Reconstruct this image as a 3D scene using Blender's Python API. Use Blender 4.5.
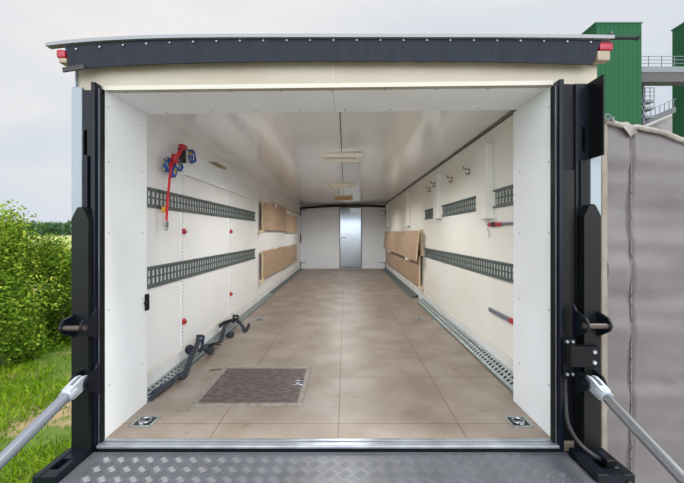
import bpy, bmesh, math, random
from mathutils import Vector, Matrix, noise

random.seed(7)
for o in list(bpy.data.objects): bpy.data.objects.remove(o)
S = bpy.context.scene
COL = S.collection
F = 365.0; CX, CY = 345.0, 233.0          # focal length in pixels, vanishing point

# ------------------------------------------------------------------ camera
cam_d = bpy.data.cameras.new('camera'); cam = bpy.data.objects.new('camera', cam_d); COL.objects.link(cam)
cam.location = (0, 0, 1.0); cam.rotation_euler = (math.pi/2, 0, 0)
cam_d.sensor_width = 36; cam_d.lens = F/684*36
cam_d.shift_x = -(CX-342)/684; cam_d.shift_y = -(241.5-CY)/684
cam_d.clip_start = 0.02; cam_d.clip_end = 2000
S.camera = cam
# ------------------------------------------------------------------ world and lights
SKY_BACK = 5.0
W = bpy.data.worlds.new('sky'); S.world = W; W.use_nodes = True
nt = W.node_tree; nt.nodes.clear()
tc = nt.nodes.new('ShaderNodeTexCoord'); mp = nt.nodes.new('ShaderNodeMapping')
mp.inputs['Scale'].default_value = (1.3, 1.3, 4.5); mp.inputs['Location'].default_value = (0.3, 0.2, 0.35)
nz = nt.nodes.new('ShaderNodeTexNoise'); nz.inputs['Scale'].default_value = 1.3; nz.inputs['Detail'].default_value = 5; nz.inputs['Roughness'].default_value = 0.45
cr = nt.nodes.new('ShaderNodeValToRGB')
cr.color_ramp.elements[0].position = 0.36; cr.color_ramp.elements[0].color = (0.56, 0.66, 0.78, 1)
cr.color_ramp.elements[1].position = 0.60; cr.color_ramp.elements[1].color = (0.88, 0.865, 0.86, 1)
sx = nt.nodes.new('ShaderNodeSeparateXYZ'); hz = nt.nodes.new('ShaderNodeValToRGB')
hz.color_ramp.elements[0].position = 0.02; hz.color_ramp.elements[0].color = (0.56, 0.66, 0.78, 1)
hz.color_ramp.elements[1].position = 0.40; hz.color_ramp.elements[1].color = (0.86, 0.845, 0.84, 1)
mx = nt.nodes.new('ShaderNodeMix'); mx.data_type = 'RGBA'; mx.inputs[0].default_value = 0.5
bg = nt.nodes.new('ShaderNodeBackground'); bg.inputs['Strength'].default_value = 1.0
wo = nt.nodes.new('ShaderNodeOutputWorld')
L = nt.links.new
L(tc.outputs['Generated'], mp.inputs['Vector']); L(mp.outputs[0], nz.inputs['Vector']); L(nz.outputs[0], cr.inputs[0])
L(tc.outputs['Generated'], sx.inputs[0]); L(sx.outputs[2], hz.inputs[0])
L(cr.outputs[0], mx.inputs[6]); L(hz.outputs[0], mx.inputs[7]); L(mx.outputs[2], bg.inputs['Color']); L(bg.outputs[0], wo.inputs[0])
# extra sky brightness added behind the camera, out of view, to light the interior
def wm(op, a, b):
    n_ = nt.nodes.new('ShaderNodeMath'); n_.operation = op
    for i_, v_ in enumerate((a, b)):
        if isinstance(v_, (int, float)): n_.inputs[i_].default_value = v_
        else: L(v_, n_.inputs[i_])
    return n_.outputs[0]
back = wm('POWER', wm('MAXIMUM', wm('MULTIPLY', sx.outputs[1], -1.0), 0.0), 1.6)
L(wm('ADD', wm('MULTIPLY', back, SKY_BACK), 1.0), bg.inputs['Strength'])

sun_d = bpy.data.lights.new('sun', 'SUN'); sun_d.energy = 3.4; sun_d.angle = math.radians(12); sun_d.color = (1.0, 0.96, 0.88)
sun = bpy.data.objects.new('sun', sun_d); COL.objects.link(sun)
sun.rotation_euler = Vector((-0.45, 0.08, -1.0)).to_track_quat('-Z', 'Y').to_euler()   # light travels this way

S.view_settings.view_transform = 'Standard'; S.view_settings.look = 'None'
S.view_settings.gamma = 1; S.view_settings.exposure = 0.0; S.view_settings.use_curve_mapping = False
FILL_W = 62.0

# ------------------------------------------------------------------ materials
def M(name, col, rough=0.6, metal=0.0, n_scale=None, n_amt=0.0, col2=None, bump=0.0, b_scale=None, spec=0.5, detail=4, stretch=None, lo=0.35, hi=0.65, coat=0.0):
    m = bpy.data.materials.new(name); m.use_nodes = True
    t = m.node_tree; b = t.nodes['Principled BSDF']
    b.inputs['Base Color'].default_value = (*col, 1); b.inputs['Roughness'].default_value = rough
    b.inputs['Metallic'].default_value = metal; b.inputs['Specular IOR Level'].default_value = spec
    b.inputs['Coat Weight'].default_value = coat
    if n_scale or bump:
        tc = t.nodes.new('ShaderNodeTexCoord'); mp = t.nodes.new('ShaderNodeMapping')
        if stretch: mp.inputs['Scale'].default_value = stretch
        t.links.new(tc.outputs['Object'], mp.inputs[0])
    if n_scale:
        n = t.nodes.new('ShaderNodeTexNoise'); n.inputs['Scale'].default_value = n_scale; n.inputs['Detail'].default_value = detail
        r = t.nodes.new('ShaderNodeValToRGB'); c2 = col2 or tuple(c*(1-n_amt) for c in col)
        r.color_ramp.elements[0].position = lo; r.color_ramp.elements[1].position = hi
        r.color_ramp.elements[0].color = (*c2, 1); r.color_ramp.elements[1].color = (*col, 1)
        t.links.new(mp.outputs[0], n.inputs['Vector']); t.links.new(n.outputs[0], r.inputs[0]); t.links.new(r.outputs[0], b.inputs['Base Color'])
    if bump:
        n2 = t.nodes.new('ShaderNodeTexNoise'); n2.inputs['Scale'].default_value = b_scale or 20; n2.inputs['Detail'].default_value = 3
        bp = t.nodes.new('ShaderNodeBump'); bp.inputs['Strength'].default_value = bump; bp.inputs['Distance'].default_value = 0.02
        t.links.new(mp.outputs[0], n2.inputs['Vector']); t.links.new(n2.outputs[0], bp.inputs['Height']); t.links.new(bp.outputs[0], b.inputs['Normal'])
    return m

def mth(t, op, a, b=None):
    n = t.nodes.new('ShaderNodeMath'); n.operation = op
    for i, v in enumerate((a, b)):
        if v is None: continue
        if isinstance(v, (int, float)): n.inputs[i].default_value = v
        else: t.links.new(v, n.inputs[i])
    return n.outputs[0]

m_wall = M('cream_panel', (0.83, 0.82, 0.765), 0.42, n_scale=1.6, col2=(0.78, 0.76, 0.69))
m_wall_l = M('white_panel', (0.83, 0.835, 0.83), 0.42, n_scale=1.6, col2=(0.78, 0.78, 0.77))
m_case = M('white_casing', (0.81, 0.845, 0.865), 0.45, n_scale=2.5, col2=(0.76, 0.785, 0.795))
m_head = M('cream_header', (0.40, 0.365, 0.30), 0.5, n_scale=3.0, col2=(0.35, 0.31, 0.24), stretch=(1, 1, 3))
m_ceil = M('ceiling_panel', (0.88, 0.885, 0.88), 0.12, n_scale=1.2, col2=(0.81, 0.81, 0.80), bump=0.012, b_scale=1.5, spec=0.9, coat=0.45)
m_ceil.node_tree.nodes['Principled BSDF'].inputs['Coat Roughness'].default_value = 0.17
m_back = M('back_panel', (0.80, 0.835, 0.86), 0.3, n_scale=1.2, col2=(0.77, 0.80, 0.82))
m_kick = M('kick_strip', (0.78, 0.79, 0.79), 0.4, n_scale=5, col2=(0.68, 0.68, 0.67))
m_line = M('sealant_line', (0.58, 0.50, 0.40), 0.7)
m_black = M('black_painted_steel', (0.004, 0.005, 0.007), 0.35, n_scale=9, col2=(0.007, 0.007, 0.008), bump=0.08, b_scale=40, spec=0.15)
m_blue = M('blue_black_steel', (0.0035, 0.0065, 0.012), 0.35, n_scale=7, col2=(0.003, 0.005, 0.009), spec=0.2)
m_olive = M('dark_carriage_paint', (0.006, 0.0075, 0.0075), 0.4, n_scale=6, col2=(0.0045, 0.0055, 0.0055), spec=0.2)
m_rubber = M('rubber', (0.003, 0.006, 0.012), 0.42, n_scale=14, col2=(0.005, 0.011, 0.022), stretch=(6, 1, 0.5), bump=0.08, b_scale=14, spec=0.2)  # bluish vertical streaks are sky reflection painted into the colour
m_hose = M('black_hose', (0.012, 0.012, 0.013), 0.5, bump=0.2, b_scale=120)
m_alu = M('aluminium', (0.38, 0.41, 0.45), 0.35, 0.6, n_scale=8, col2=(0.27, 0.29, 0.33))
m_edge = M('roof_edge_aluminium', (0.22, 0.235, 0.25), 0.5, 0.3)
m_silver = M('silver_skin', (0.25, 0.30, 0.335), 0.55, 0.0)
m_chrome = M('chromed_steel', (0.36, 0.38, 0.41), 0.25, 0.9)
m_chrome_matt = M('painted_grey_rod', (0.20, 0.225, 0.27), 0.35, 0.4)
m_galv = M('galvanised_steel', (0.105, 0.135, 0.130), 0.5, 0.2, n_scale=25, col2=(0.075, 0.10, 0.098))
m_galv_l = M('bright_galvanised', (0.30, 0.345, 0.345), 0.42, 0.2, n_scale=25, col2=(0.22, 0.255, 0.25))
m_ply = M('plywood', (0.44, 0.305, 0.20), 0.5, n_scale=3, col2=(0.36, 0.24, 0.15), stretch=(1, 1, 5))
m_ply_edge = M('pale_timber', (0.72, 0.58, 0.40), 0.6, n_scale=20, col2=(0.60, 0.46, 0.29))
m_hatch = M('maroon_phenolic', (0.060, 0.040, 0.040), 0.5, n_scale=22, col2=(0.115, 0.085, 0.082), lo=0.40, hi=0.55, stretch=(1, 1.6, 1), detail=8)
m_red = M('red_plastic', (0.40, 0.012, 0.02), 0.4)
m_redweb = M('red_webbing', (0.68, 0.012, 0.03), 0.7, bump=0.2, b_scale=150)
m_redlens = M('red_lens', (0.30, 0.003, 0.025), 0.25)
m_clear = M('cream_lens', (0.27, 0.215, 0.15), 0.3)
m_cord = M('blue_yellow_cord', (0.02, 0.08, 0.35), 0.6, n_scale=38, col2=(0.45, 0.42, 0.05), lo=0.40, hi=0.44, detail=0)
m_web = M('dark_webbing', (0.018, 0.022, 0.032), 0.7, bump=0.2, b_scale=160)
m_navy = M('navy_webbing', (0.020, 0.030, 0.075), 0.7)
m_pad = M('yellow_tag', (0.70, 0.42, 0.03), 0.6)
m_cream = M('cream_lamp_plastic', (0.90, 0.86, 0.74), 0.4)
m_ochre = M('ochre_lamp_plastic', (0.62, 0.43, 0.20), 0.4)
m_white = M('white_plastic', (0.80, 0.80, 0.80), 0.35)
m_dark = M('dark_gap', (0.03, 0.03, 0.03), 0.8)
m_pit = M('black_pit', (0.002, 0.002, 0.002), 0.9, spec=0.0)
m_steel_door = M('polished_door', (0.30, 0.33, 0.36), 0.12, 0.85, bump=0.04, b_scale=4)
m_hook = M('bronze_hook', (0.16, 0.12, 0.09), 0.35, 0.7)
m_tarp = M("grey_tarpaulin", (0.125, 0.114, 0.118), 0.42, n_scale=3, col2=(0.10, 0.09, 0.09), bump=0.25, b_scale=4, stretch=(1, 1, 1.5))
m_tarp_l = M('pale_tarpaulin_hem', (0.27, 0.255, 0.235), 0.5, n_scale=9, col2=(0.20, 0.185, 0.17), bump=0.3, b_scale=25)
m_seam = M('seam_grey', (0.17, 0.155, 0.15), 0.6)
m_beige = M('weathered_beige_post', (0.22, 0.20, 0.17), 0.7, n_scale=6, col2=(0.16, 0.14, 0.11))
m_stain = M('brown_scrape', (0.26, 0.17, 0.10), 0.8, n_scale=40, col2=(0.45, 0.38, 0.28))
m_bark = M('bark', (0.10, 0.07, 0.045), 0.9)
m_field = M('ripening_field', (0.33, 0.34, 0.11), 0.9, n_scale=0.05, col2=(0.27, 0.31, 0.09))
m_conc = M('grey_walkway', (0.09, 0.10, 0.11), 0.7)
m_railm = M('grey_handrail', (0.13, 0.15, 0.165), 0.6)
m_barn = M('pale_sheet_roof', (0.36, 0.355, 0.35), 0.6, n_scale=1.0, col2=(0.29, 0.285, 0.28))
m_pin = M('worn_pin', (0.06, 0.045, 0.04), 0.4, 0.3)

# plywood floor with sheet joints (joint grid at real positions on the sheet)
def floor_mat():
    m = M('floor_plywood', (0.295, 0.250, 0.215), 0.46, n_scale=3.2, col2=(0.205, 0.160, 0.125), detail=8, bump=0.03, b_scale=60)
    t = m.node_tree; b = t.nodes['Principled BSDF']
    base = b.inputs['Base Color'].links[0].from_socket
    tc = t.nodes.new('ShaderNodeTexCoord'); sp = t.nodes.new('ShaderNodeSeparateXYZ'); t.links.new(tc.outputs['Object'], sp.inputs[0])
    def line(v, off, step, w):
        f = mth(t, 'FRACT', mth(t, 'DIVIDE', mth(t, 'SUBTRACT', v, off-10*step), step))
        d = mth(t, 'ABSOLUTE', mth(t, 'SUBTRACT', f, 0.5))
        return mth(t, 'GREATER_THAN', d, 0.5-w/step)
    lx = line(sp.outputs[0], -0.033, 0.627, 0.0030); ly = line(sp.outputs[1], 1.914, 0.62, 0.0030)
    ln = mth(t, 'MAXIMUM', lx, ly)
    # scuffs
    n = t.nodes.new('ShaderNodeTexNoise'); n.inputs['Scale'].default_value = 7; n.inputs['Detail'].default_value = 8
    t.links.new(tc.outputs['Object'], n.inputs['Vector'])
    st = mth(t, 'MULTIPLY', mth(t, 'GREATER_THAN', n.outputs[0], 0.66), 0.35)
    mx0 = t.nodes.new('ShaderNodeMix'); mx0.data_type = 'RGBA'; t.links.new(st, mx0.inputs[0]); t.links.new(base, mx0.inputs[6]); mx0.inputs[7].default_value = (0.14, 0.10, 0.075, 1)
    mx = t.nodes.new('ShaderNodeMix'); mx.data_type = 'RGBA'; t.links.new(mth(t, 'MULTIPLY', ln, 0.88), mx.inputs[0])
    t.links.new(mx0.outputs[2], mx.inputs[6]); mx.inputs[7].default_value = (0.12, 0.07, 0.045, 1)
    t.links.new(mx.outputs[2], b.inputs['Base Color'])
    return m
m_floor = floor_mat()

def corrugated(name, col, step, depth):
    m = M(name, col, 0.7, spec=0.15)
    t = m.node_tree; b = t.nodes['Principled BSDF']
    tc = t.nodes.new('ShaderNodeTexCoord'); sp = t.nodes.new('ShaderNodeSeparateXYZ'); t.links.new(tc.outputs['Object'], sp.inputs[0])
    s = mth(t, 'ADD', sp.outputs[0], sp.outputs[1])
    f = mth(t, 'FRACT', mth(t, 'DIVIDE', mth(t, 'ADD', s, 500.0), step))
    g = mth(t, 'LESS_THAN', f, 0.16)
    mx = t.nodes.new('ShaderNodeMix'); mx.data_type = 'RGBA'; t.links.new(g, mx.inputs[0])
    mx.inputs[6].default_value = (*col, 1); mx.inputs[7].default_value = (*[c*depth for c in col], 1)
    t.links.new(mx.outputs[2], b.inputs['Base Color'])
    return m
m_green = corrugated('green_sheet_cladding', (0.012, 0.072, 0.030), 0.50, 0.72)

# leaf / grass with per-leaf variation from a colour attribute (kind of leaf, not light)
def leafy(name, c1, c2, c3, trans=0.35):
    m = bpy.data.materials.new(name); m.use_nodes = True
    t = m.node_tree; b = t.nodes['Principled BSDF']; out = t.nodes['Material Output']
    at = t.nodes.new('ShaderNodeAttribute'); at.attribute_name = 'vary'
    r = t.nodes.new('ShaderNodeValToRGB'); r.color_ramp.elements[0].color = (*c1, 1); r.color_ramp.elements[1].color = (*c3, 1)
    e = r.color_ramp.elements.new(0.6); e.color = (*c2, 1)
    t.links.new(at.outputs['Fac'], r.inputs[0]); t.links.new(r.outputs[0], b.inputs['Base Color'])
    b.inputs['Roughness'].default_value = 0.7; b.inputs['Specular IOR Level'].default_value = 0.12
    tr = t.nodes.new('ShaderNodeBsdfTranslucent'); t.links.new(r.outputs[0], tr.inputs[0])
    mxs = t.nodes.new('ShaderNodeMixShader'); mxs.inputs[0].default_value = trans
    t.links.new(b.outputs[0], mxs.inputs[1]); t.links.new(tr.outputs[0], mxs.inputs[2]); t.links.new(mxs.outputs[0], out.inputs[0])
    return m
m_leaf = leafy('shrub_leaf', (0.022, 0.070, 0.006), (0.18, 0.31, 0.026), (0.46, 0.50, 0.08))
m_tree = leafy('tree_leaf', (0.070, 0.150, 0.075), (0.095, 0.19, 0.085), (0.14, 0.23, 0.10))
m_grass = leafy('grass_blade', (0.045, 0.130, 0.002), (0.165, 0.300, 0.003), (0.46, 0.44, 0.09), 0.25)

def ground_mat():
    m = M('meadow_soil', (0.075, 0.13, 0.012), 0.9, n_scale=1.6, col2=(0.26, 0.20, 0.11), lo=0.38, hi=0.46, detail=10, bump=0.5, b_scale=25)
    return m
m_ground = ground_mat()
m_gravel = M('yard_gravel', (0.55, 0.53, 0.50), 0.9, n_scale=3, col2=(0.45, 0.43, 0.40), bump=0.4, b_scale=30)

m_tread = M('tread_plate', (0.105, 0.112, 0.132), 0.40, 0.2, n_scale=7, col2=(0.085, 0.091, 0.106))
m_track = M('slotted_track', (0.78, 0.79, 0.79), 0.45)
t_ = m_track.node_tree; tc_ = t_.nodes.new('ShaderNodeTexCoord'); sp2 = t_.nodes.new('ShaderNodeSeparateXYZ'); t_.links.new(tc_.outputs['Object'], sp2.inputs[0])
q_ = mth(t_, 'MULTIPLY', mth(t_, 'LESS_THAN', mth(t_, 'FRACT', mth(t_, 'DIVIDE', sp2.outputs[2], 0.028)), 0.42), mth(t_, 'LESS_THAN', mth(t_, 'ABSOLUTE', sp2.outputs[1]), 0.005))
x_ = t_.nodes.new('ShaderNodeMix'); x_.data_type = 'RGBA'; t_.links.new(q_, x_.inputs[0]); x_.inputs[6].default_value = (0.78, 0.79, 0.79, 1); x_.inputs[7].default_value = (0.30, 0.30, 0.30, 1)
t_.links.new(x_.outputs[2], t_.nodes['Principled BSDF'].inputs['Base Color'])

# ------------------------------------------------------------------ mesh helpers
def nb(): return bmesh.new()
def box(bm, x0, x1, y0, y1, z0, z1, bev=0.0, rot=None):
    r = bmesh.ops.create_cube(bm, size=1.0); vs = r['verts']
    for v in vs:
        v.co = Vector(((x0+x1)/2 + v.co.x*(x1-x0), (y0+y1)/2 + v.co.y*(y1-y0), (z0+z1)/2 + v.co.z*(z1-z0)))
    if rot:
        mtx, c = rot; 
        for v in vs: v.co = c + mtx @ (v.co-c)
    if bev:
        es = list({e for v in vs for e in v.link_edges})
        bmesh.ops.bevel(bm, geom=es, offset=bev, segments=2, affect='EDGES', profile=0.5)
    return bm
def prism(bm, pts, axis, a, b):
    """extrude a 2D polygon. axis 'x': pts are (y,z); 'y': (x,z); 'z': (x,y)"""
    def mk(p, t): return {'x': (t, p[0], p[1]), 'y': (p[0], t, p[1]), 'z': (p[0], p[1], t)}[axis]
    A = [bm.verts.new(mk(p, a)) for p in pts]; B = [bm.verts.new(mk(p, b)) for p in pts]
    n = len(pts); bm.faces.new(A); bm.faces.new(B[::-1])
    for i in range(n): bm.faces.new((A[i], B[i], B[(i+1) % n], A[(i+1) % n]))
    bmesh.ops.recalc_face_normals(bm, faces=bm.faces); return bm
def cyl(bm, p0, p1, r, r2=None, seg=16):
    p0, p1 = Vector(p0), Vector(p1); d = p1-p0
    m = Matrix.Translation((p0+p1)/2) @ d.to_track_quat('Z', 'Y').to_matrix().to_4x4()
    bmesh.ops.create_cone(bm, cap_ends=True, segments=seg, radius1=r, radius2=r if r2 is None else r2, depth=d.length, matrix=m); return bm
def smoothpath(pts, n=6):
    pts = [Vector(p) for p in pts]; out = []
    for i in range(len(pts)-1):
        p0 = pts[max(i-1, 0)]; p1 = pts[i]; p2 = pts[i+1]; p3 = pts[min(i+2, len(pts)-1)]
        for k in range(n):
            t = k/n
            out.append(0.5*((2*p1)+(-p0+p2)*t+(2*p0-5*p1+4*p2-p3)*t*t+(-p0+3*p1-3*p2+p3)*t**3))
    out.append(pts[-1]); return out
def tube(bm, pts, r, seg=8, n=6):
    P = smoothpath(pts, n); rings = []
    for i, p in enumerate(P):
        d = (P[min(i+1, len(P)-1)]-P[max(i-1, 0)]).normalized()
        q = d.to_track_quat('Z', 'Y')
        rings.append([bm.verts.new(p + q @ Vector((r*math.cos(a*2*math.pi/seg), r*math.sin(a*2*math.pi/seg), 0))) for a in range(seg)])
    for a, b in zip(rings, rings[1:]):
        for k in range(seg): bm.faces.new((a[k], a[(k+1) % seg], b[(k+1) % seg], b[k]))
    bm.faces.new(rings[0][::-1]); bm.faces.new(rings[-1]); return bm
def ribbon(bm, pts, w, th, wdir, n=6, twist=None):
    """webbing: flat strip along pts, width along wdir"""
    P = smoothpath(pts, n); rings = []
    for i, p in enumerate(P):
        d = (P[min(i+1, len(P)-1)]-P[max(i-1, 0)]).normalized()
        wd = Vector(wdir)
        if twist: wd = Matrix.Rotation(twist*i/len(P), 3, d) @ wd
        wd = (wd - d*wd.dot(d)).normalized(); nn = d.cross(wd)
        rings.append([bm.verts.new(p + wd*a*w/2 + nn*b*th/2) for a, b in ((-1, -1), (1, -1), (1, 1), (-1, 1))])
    for a, b in zip(rings, rings[1:]):
        for k in range(4): bm.faces.new((a[k], a[(k+1) % 4], b[(k+1) % 4], b[k]))
    bm.faces.new(rings[0][::-1]); bm.faces.new(rings[-1])
    bmesh.ops.recalc_face_normals(bm, faces=bm.faces); return bm
def torus(bm, c, R, r, axis='z', seg=24, rs=8, a0=0, a1=2*math.pi, sx=1, sy=1):
    closed = abs(a1-a0-2*math.pi) < 1e-6; N = seg if closed else seg+1; rings = []
    for i in range(N):
        a = a0+(a1-a0)*i/seg; ring = []
        for k in range(rs):
            b = 2*math.pi*k/rs; rr = R+r*math.cos(b)
            p = (rr*math.cos(a)*sx, rr*math.sin(a)*sy, r*math.sin(b))
            if axis == 'x': p = (p[2], p[0], p[1])
            if axis == 'y': p = (p[0], p[2], p[1])
            ring.append(bm.verts.new(Vector(c)+Vector(p)))
        rings.append(ring)
    for i in range(N if closed else N-1):
        a, b = rings[i], rings[(i+1) % N]
        for k in range(rs): bm.faces.new((a[k], a[(k+1) % rs], b[(k+1) % rs], b[k]))
    bmesh.ops.recalc_face_normals(bm, faces=bm.faces); return bm

def obj(name, bm, mat, parent=None, smooth=False, origin=None, label=None):
    """link a bmesh given in world coordinates as ONE mesh object; origin goes to its base"""
    if parent is not None:
        o0 = parent; 
        while o0.parent: o0 = o0.parent
        org = Vector(o0.location)
    elif origin is not None: org = Vector(origin)
    else:
        xs = [v.co for v in bm.verts]
        lo = Vector([min(v[i] for v in xs) for i in range(3)]); hi = Vector([max(v[i] for v in xs) for i in range(3)])
        org = Vector(((lo.x+hi.x)/2, (lo.y+hi.y)/2, lo.z))
    if org.length: bmesh.ops.translate(bm, verts=bm.verts, vec=-org)
    me = bpy.data.meshes.new(name); bm.to_mesh(me); bm.free(); me.materials.append(mat)
    if smooth:
        for p in me.polygons: p.use_smooth = True
        try: me.set_sharp_from_angle(angle=math.radians(40))
        except Exception: pass
    o = bpy.data.objects.new(name, me); COL.objects.link(o)
    if parent is not None: o.parent = parent
    else: o.location = org
    if label: o['label'] = label
    return o
def struct(name, bm, mat, smooth=False, origin=(0, 0, 0)):
    o = obj(name, bm, mat, origin=origin, smooth=smooth); o['kind'] = 'structure'; return o
def tag(o, label, cat, group=None, kind=None):
    o['label'] = label; o['category'] = cat
    if group: o['group'] = group
    if kind: o['kind'] = kind
    return o
def thing(name, label, cat, loc, group=None, kind=None):
    o = bpy.data.objects.new(name, None); COL.objects.link(o); o.location = loc; o.empty_display_size = 0.05
    return tag(o, label, cat, group, kind)
def dup(root, loc, label, rotz=0.0, scale=None):
    r = root.copy(); COL.objects.link(r); r.location = loc; r.rotation_euler = (0, 0, rotz); r['label'] = label
    if scale: r.scale = scale
    for ch in list(root.children):
        c = ch.copy(); COL.objects.link(c); c.parent = r
        for g in list(ch.children):
            d = g.copy(); COL.objects.link(d); d.parent = c
    return r
def XA(px, Y): return (px-CX)*Y/F
def ZA(py, Y): return 1.0-(py-CY)*Y/F
def YX(px, X): return X*F/(px-CX)
def onX(px, py, X):
    Y = YX(px, X); return Vector((X, Y, ZA(py, Y)))

XL, XR = -1.257, 1.145            # inner wall faces
YF0, YB = 1.755, 10.25            # floor front edge, back wall
ZCL, ZCR = 1.767, 1.814           # ceiling height at the two walls
def zc(x): return ZCL+(ZCR-ZCL)*(x-XL)/(XR-XL)
GZ = -1.10                        # ground outside

# ================================================================== SETTING
bm = nb(); n = 60
for a in range(1):
    bm2 = bm
bmesh.ops.create_grid(bm, x_segments=120, y_segments=120, size=1.0)
for v in bm.verts:
    x, y = v.co.x, v.co.y
    X = math.copysign(abs(x)**2.2, x)*400; Y = math.copysign(abs(y)**2.2, y)*500+10
    near = math.exp(-((X+3)**2+(Y-5)**2)/200)
    v.co = Vector((X, Y, GZ-0.06))
struct('ground', bm, m_gravel, True)
bm = nb(); bmesh.ops.create_grid(bm, x_segments=90, y_segments=90, size=1.0)
for v in bm.verts:
    X = -1.45-(0.5-v.co.x/2)**2*70; Y = -6+(0.5+v.co.y/2)**1.8*34
    near = math.exp(-((X+3)**2+(Y-5)**2)/200)
    v.co = Vector((X, Y, GZ+0.006 + 0.05*near*(noise.noise(Vector((X*0.8, Y*0.8, 0)))-0.3)))
struct('meadow', bm, m_ground, True)
bm = nb(); box(bm, -400, -9, 24, 262, GZ-0.02, GZ+0.14); tag(obj('field', bm, m_field, origin=(0, 0, 0)), 'ripening yellow-green crop field stretching to the distant tree line', 'field', kind='structure')

# floor, ceiling, walls
bm = nb(); box(bm, XL-0.03, XR+0.03, YF0, YB+0.05, -0.05, 0.0); struct('floor', bm, m_floor)
bm = nb(); prism(bm, [(XL-0.04, zc(XL-0.04)), (XR+0.04, zc(XR+0.04)), (XR+0.04, 1.86), (XL-0.04, 1.86)], 'y', 1.80, YB+0.05); struct('ceiling', bm, m_ceil)
bm = nb(); box(bm, XL-0.062, XL, 1.79, YB+0.06, -0.25, 1.84); struct('wall_left', bm, m_wall_l)
bm = nb(); box(bm, XR, XR+0.085, 1.79, YB+0.06, -0.25, 1.87); struct('wall_right', bm, m_wall)
bm = nb(); box(bm, XL, XR, YB, YB+0.06, -0.05, 1.85); struct('wall_back', bm, m_back)

# arched roof sheet with aluminium rear edge
def arch(px): 
    t = (px-329)/283.0
    return 1.921 - 0.040*max(0, -t)**4 - 0.006*max(0, t)**4
def roof_mesh(y0, y1, z_off, th, x0px=46, x1px=614):
    bm = nb(); A = []; N = 48
    for i in range(N+1):
        px = x0px+(x1px-x0px)*i/N; x = XA(px, 1.69); z = arch(px)+z_off
        A.append([bm.verts.new((x, y0, z)), bm.verts.new((x, y0, z-th)), bm.verts.new((x, y1, z-th)), bm.verts.new((x, y1, z))])
    for a, b in zip(A, A[1:]):
        for k in range(4): bm.faces.new((a[k], a[(k+1) % 4], b[(k+1) % 4], b[k]))
    bm.faces.new(A[0]); bm.faces.new(A[-1][::-1]); bmesh.ops.recalc_face_normals(bm, faces=bm.faces); return bm
struct('roof', roof_mesh(1.72, YB+0.1, -0.002, 0.028, 60, 606), m_silver)
struct('trim_1', roof_mesh(1.685, 1.72, 0.0, 0.016), m_edge)

# header casing at the rear opening
zl, zr = 1.690, 1.716
xa, xb = XA(75, 1.763), XA(597, 1.763)
def zu(x): return zl+(zr-zl)*(x-(-1.164))/(1.005+1.164)
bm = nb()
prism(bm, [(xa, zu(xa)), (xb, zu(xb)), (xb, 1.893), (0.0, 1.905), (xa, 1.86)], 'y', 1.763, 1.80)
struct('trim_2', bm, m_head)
bm = nb(); prism(bm, [(XL, zu(XL)+0.001), (XR, zu(XR)+0.001), (XR, zc(XR)+0.01), (XL, zc(XL)+0.01)], 'y', 1.80, 2.125); struct('trim_3', bm, m_case)
bm = nb(); prism(bm, [(-1.164, zu(-1.164)-0.001), (1.005, zu(1.005)-0.001), (1.005, zu(1.005)+0.020), (-1.164, zu(-1.164)+0.020)], 'y', 1.7605, 1.7635); struct('trim_19', bm, M('header_lip', (0.50, 0.48, 0.42), 0.5))
# side casing panels
bm = nb(); box(bm, XL, -1.164, 1.765, 2.146, 0.0, zu(-1.164)+0.002, 0.0015); struct('trim_4', bm, m_case)
bm = nb(); box(bm, 1.005, XR, 1.765, 2.18, 0.0, zu(1.005)+0.002, 0.0015); struct('trim_5', bm, m_case)
# header seam, rivets belong to the casing surface
bm = nb(); xs = XA(333, 1.763); box(bm, xs-0.0012, xs+0.0012, 1.761, 1.7632, zu(xs)+0.002, 1.895)
box(bm, xs-0.0012, xs+0.0012, 1.763, 2.125, zu(xs)-0.001, zu(xs)+0.002); struct('trim_6', bm, m_line)
bm = nb()
for r_, y_ in ((0, 1.80), (1, 2.09)):
    for i in range(9):
        x = -1.08+i*0.255+r_*0.06
        bmesh.ops.create_uvsphere(bm, u_segments=8, v_segments=6, radius=0.006, matrix=Matrix.Translation((x, y_, zu(x)-0.0005)) @ Matrix.Diagonal((1, 1, 0.4, 1)))
for z in (0.25, 0.62, 1.0, 1.35, 1.62):
    for x, y in ((-1.1645, 1.80), (-1.1645, 2.10), (1.0045, 1.80), (1.0045, 2.10)):
        bmesh.ops.create_uvsphere(bm, u_segments=8, v_segments=6, radius=0.005, matrix=Matrix.Translation((x, y, z)) @ Matrix.Diagonal((0.4, 1, 1, 1)))
struct('trim_7', bm, m_alu, True)
# outer corner profiles of the body
bm = nb(); box(bm, XA(72, 1.75), XA(82.5, 1.75), 1.745, 1.79, -0.25, 1.70, 0.003); box(bm, XA(75, 1.75), XA(76, 1.75), 1.75, 1.79, 1.70, 1.86); struct('trim_8', bm, m_silver)
bm = nb(); box(bm, XA(588, 1.75), XA(600.6, 1.75), 1.745, 1.79, -0.25, 1.71, 0.003); struct('trim_9', bm, m_silver)
# sill of the floor
bm = nb(); box(bm, -1.172, 1.012, 1.715, 1.7545, -0.016, 0.0, 0.006); box(bm, -1.172, 1.012, 1.7545, 1.775, -0.002, 0.0025, 0.001); struct('trim_10', bm, m_alu, True)
bm = nb(); box(bm, -1.17, 1.01, 1.722, 1.755, -0.12, -0.016); struct('trim_11', bm, m_black)
# chassis below the body
bm = nb(); box(bm, -1.30, 1.21, 1.80, YB, -0.22, -0.05); struct('chassis', bm, m_black)
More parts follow.
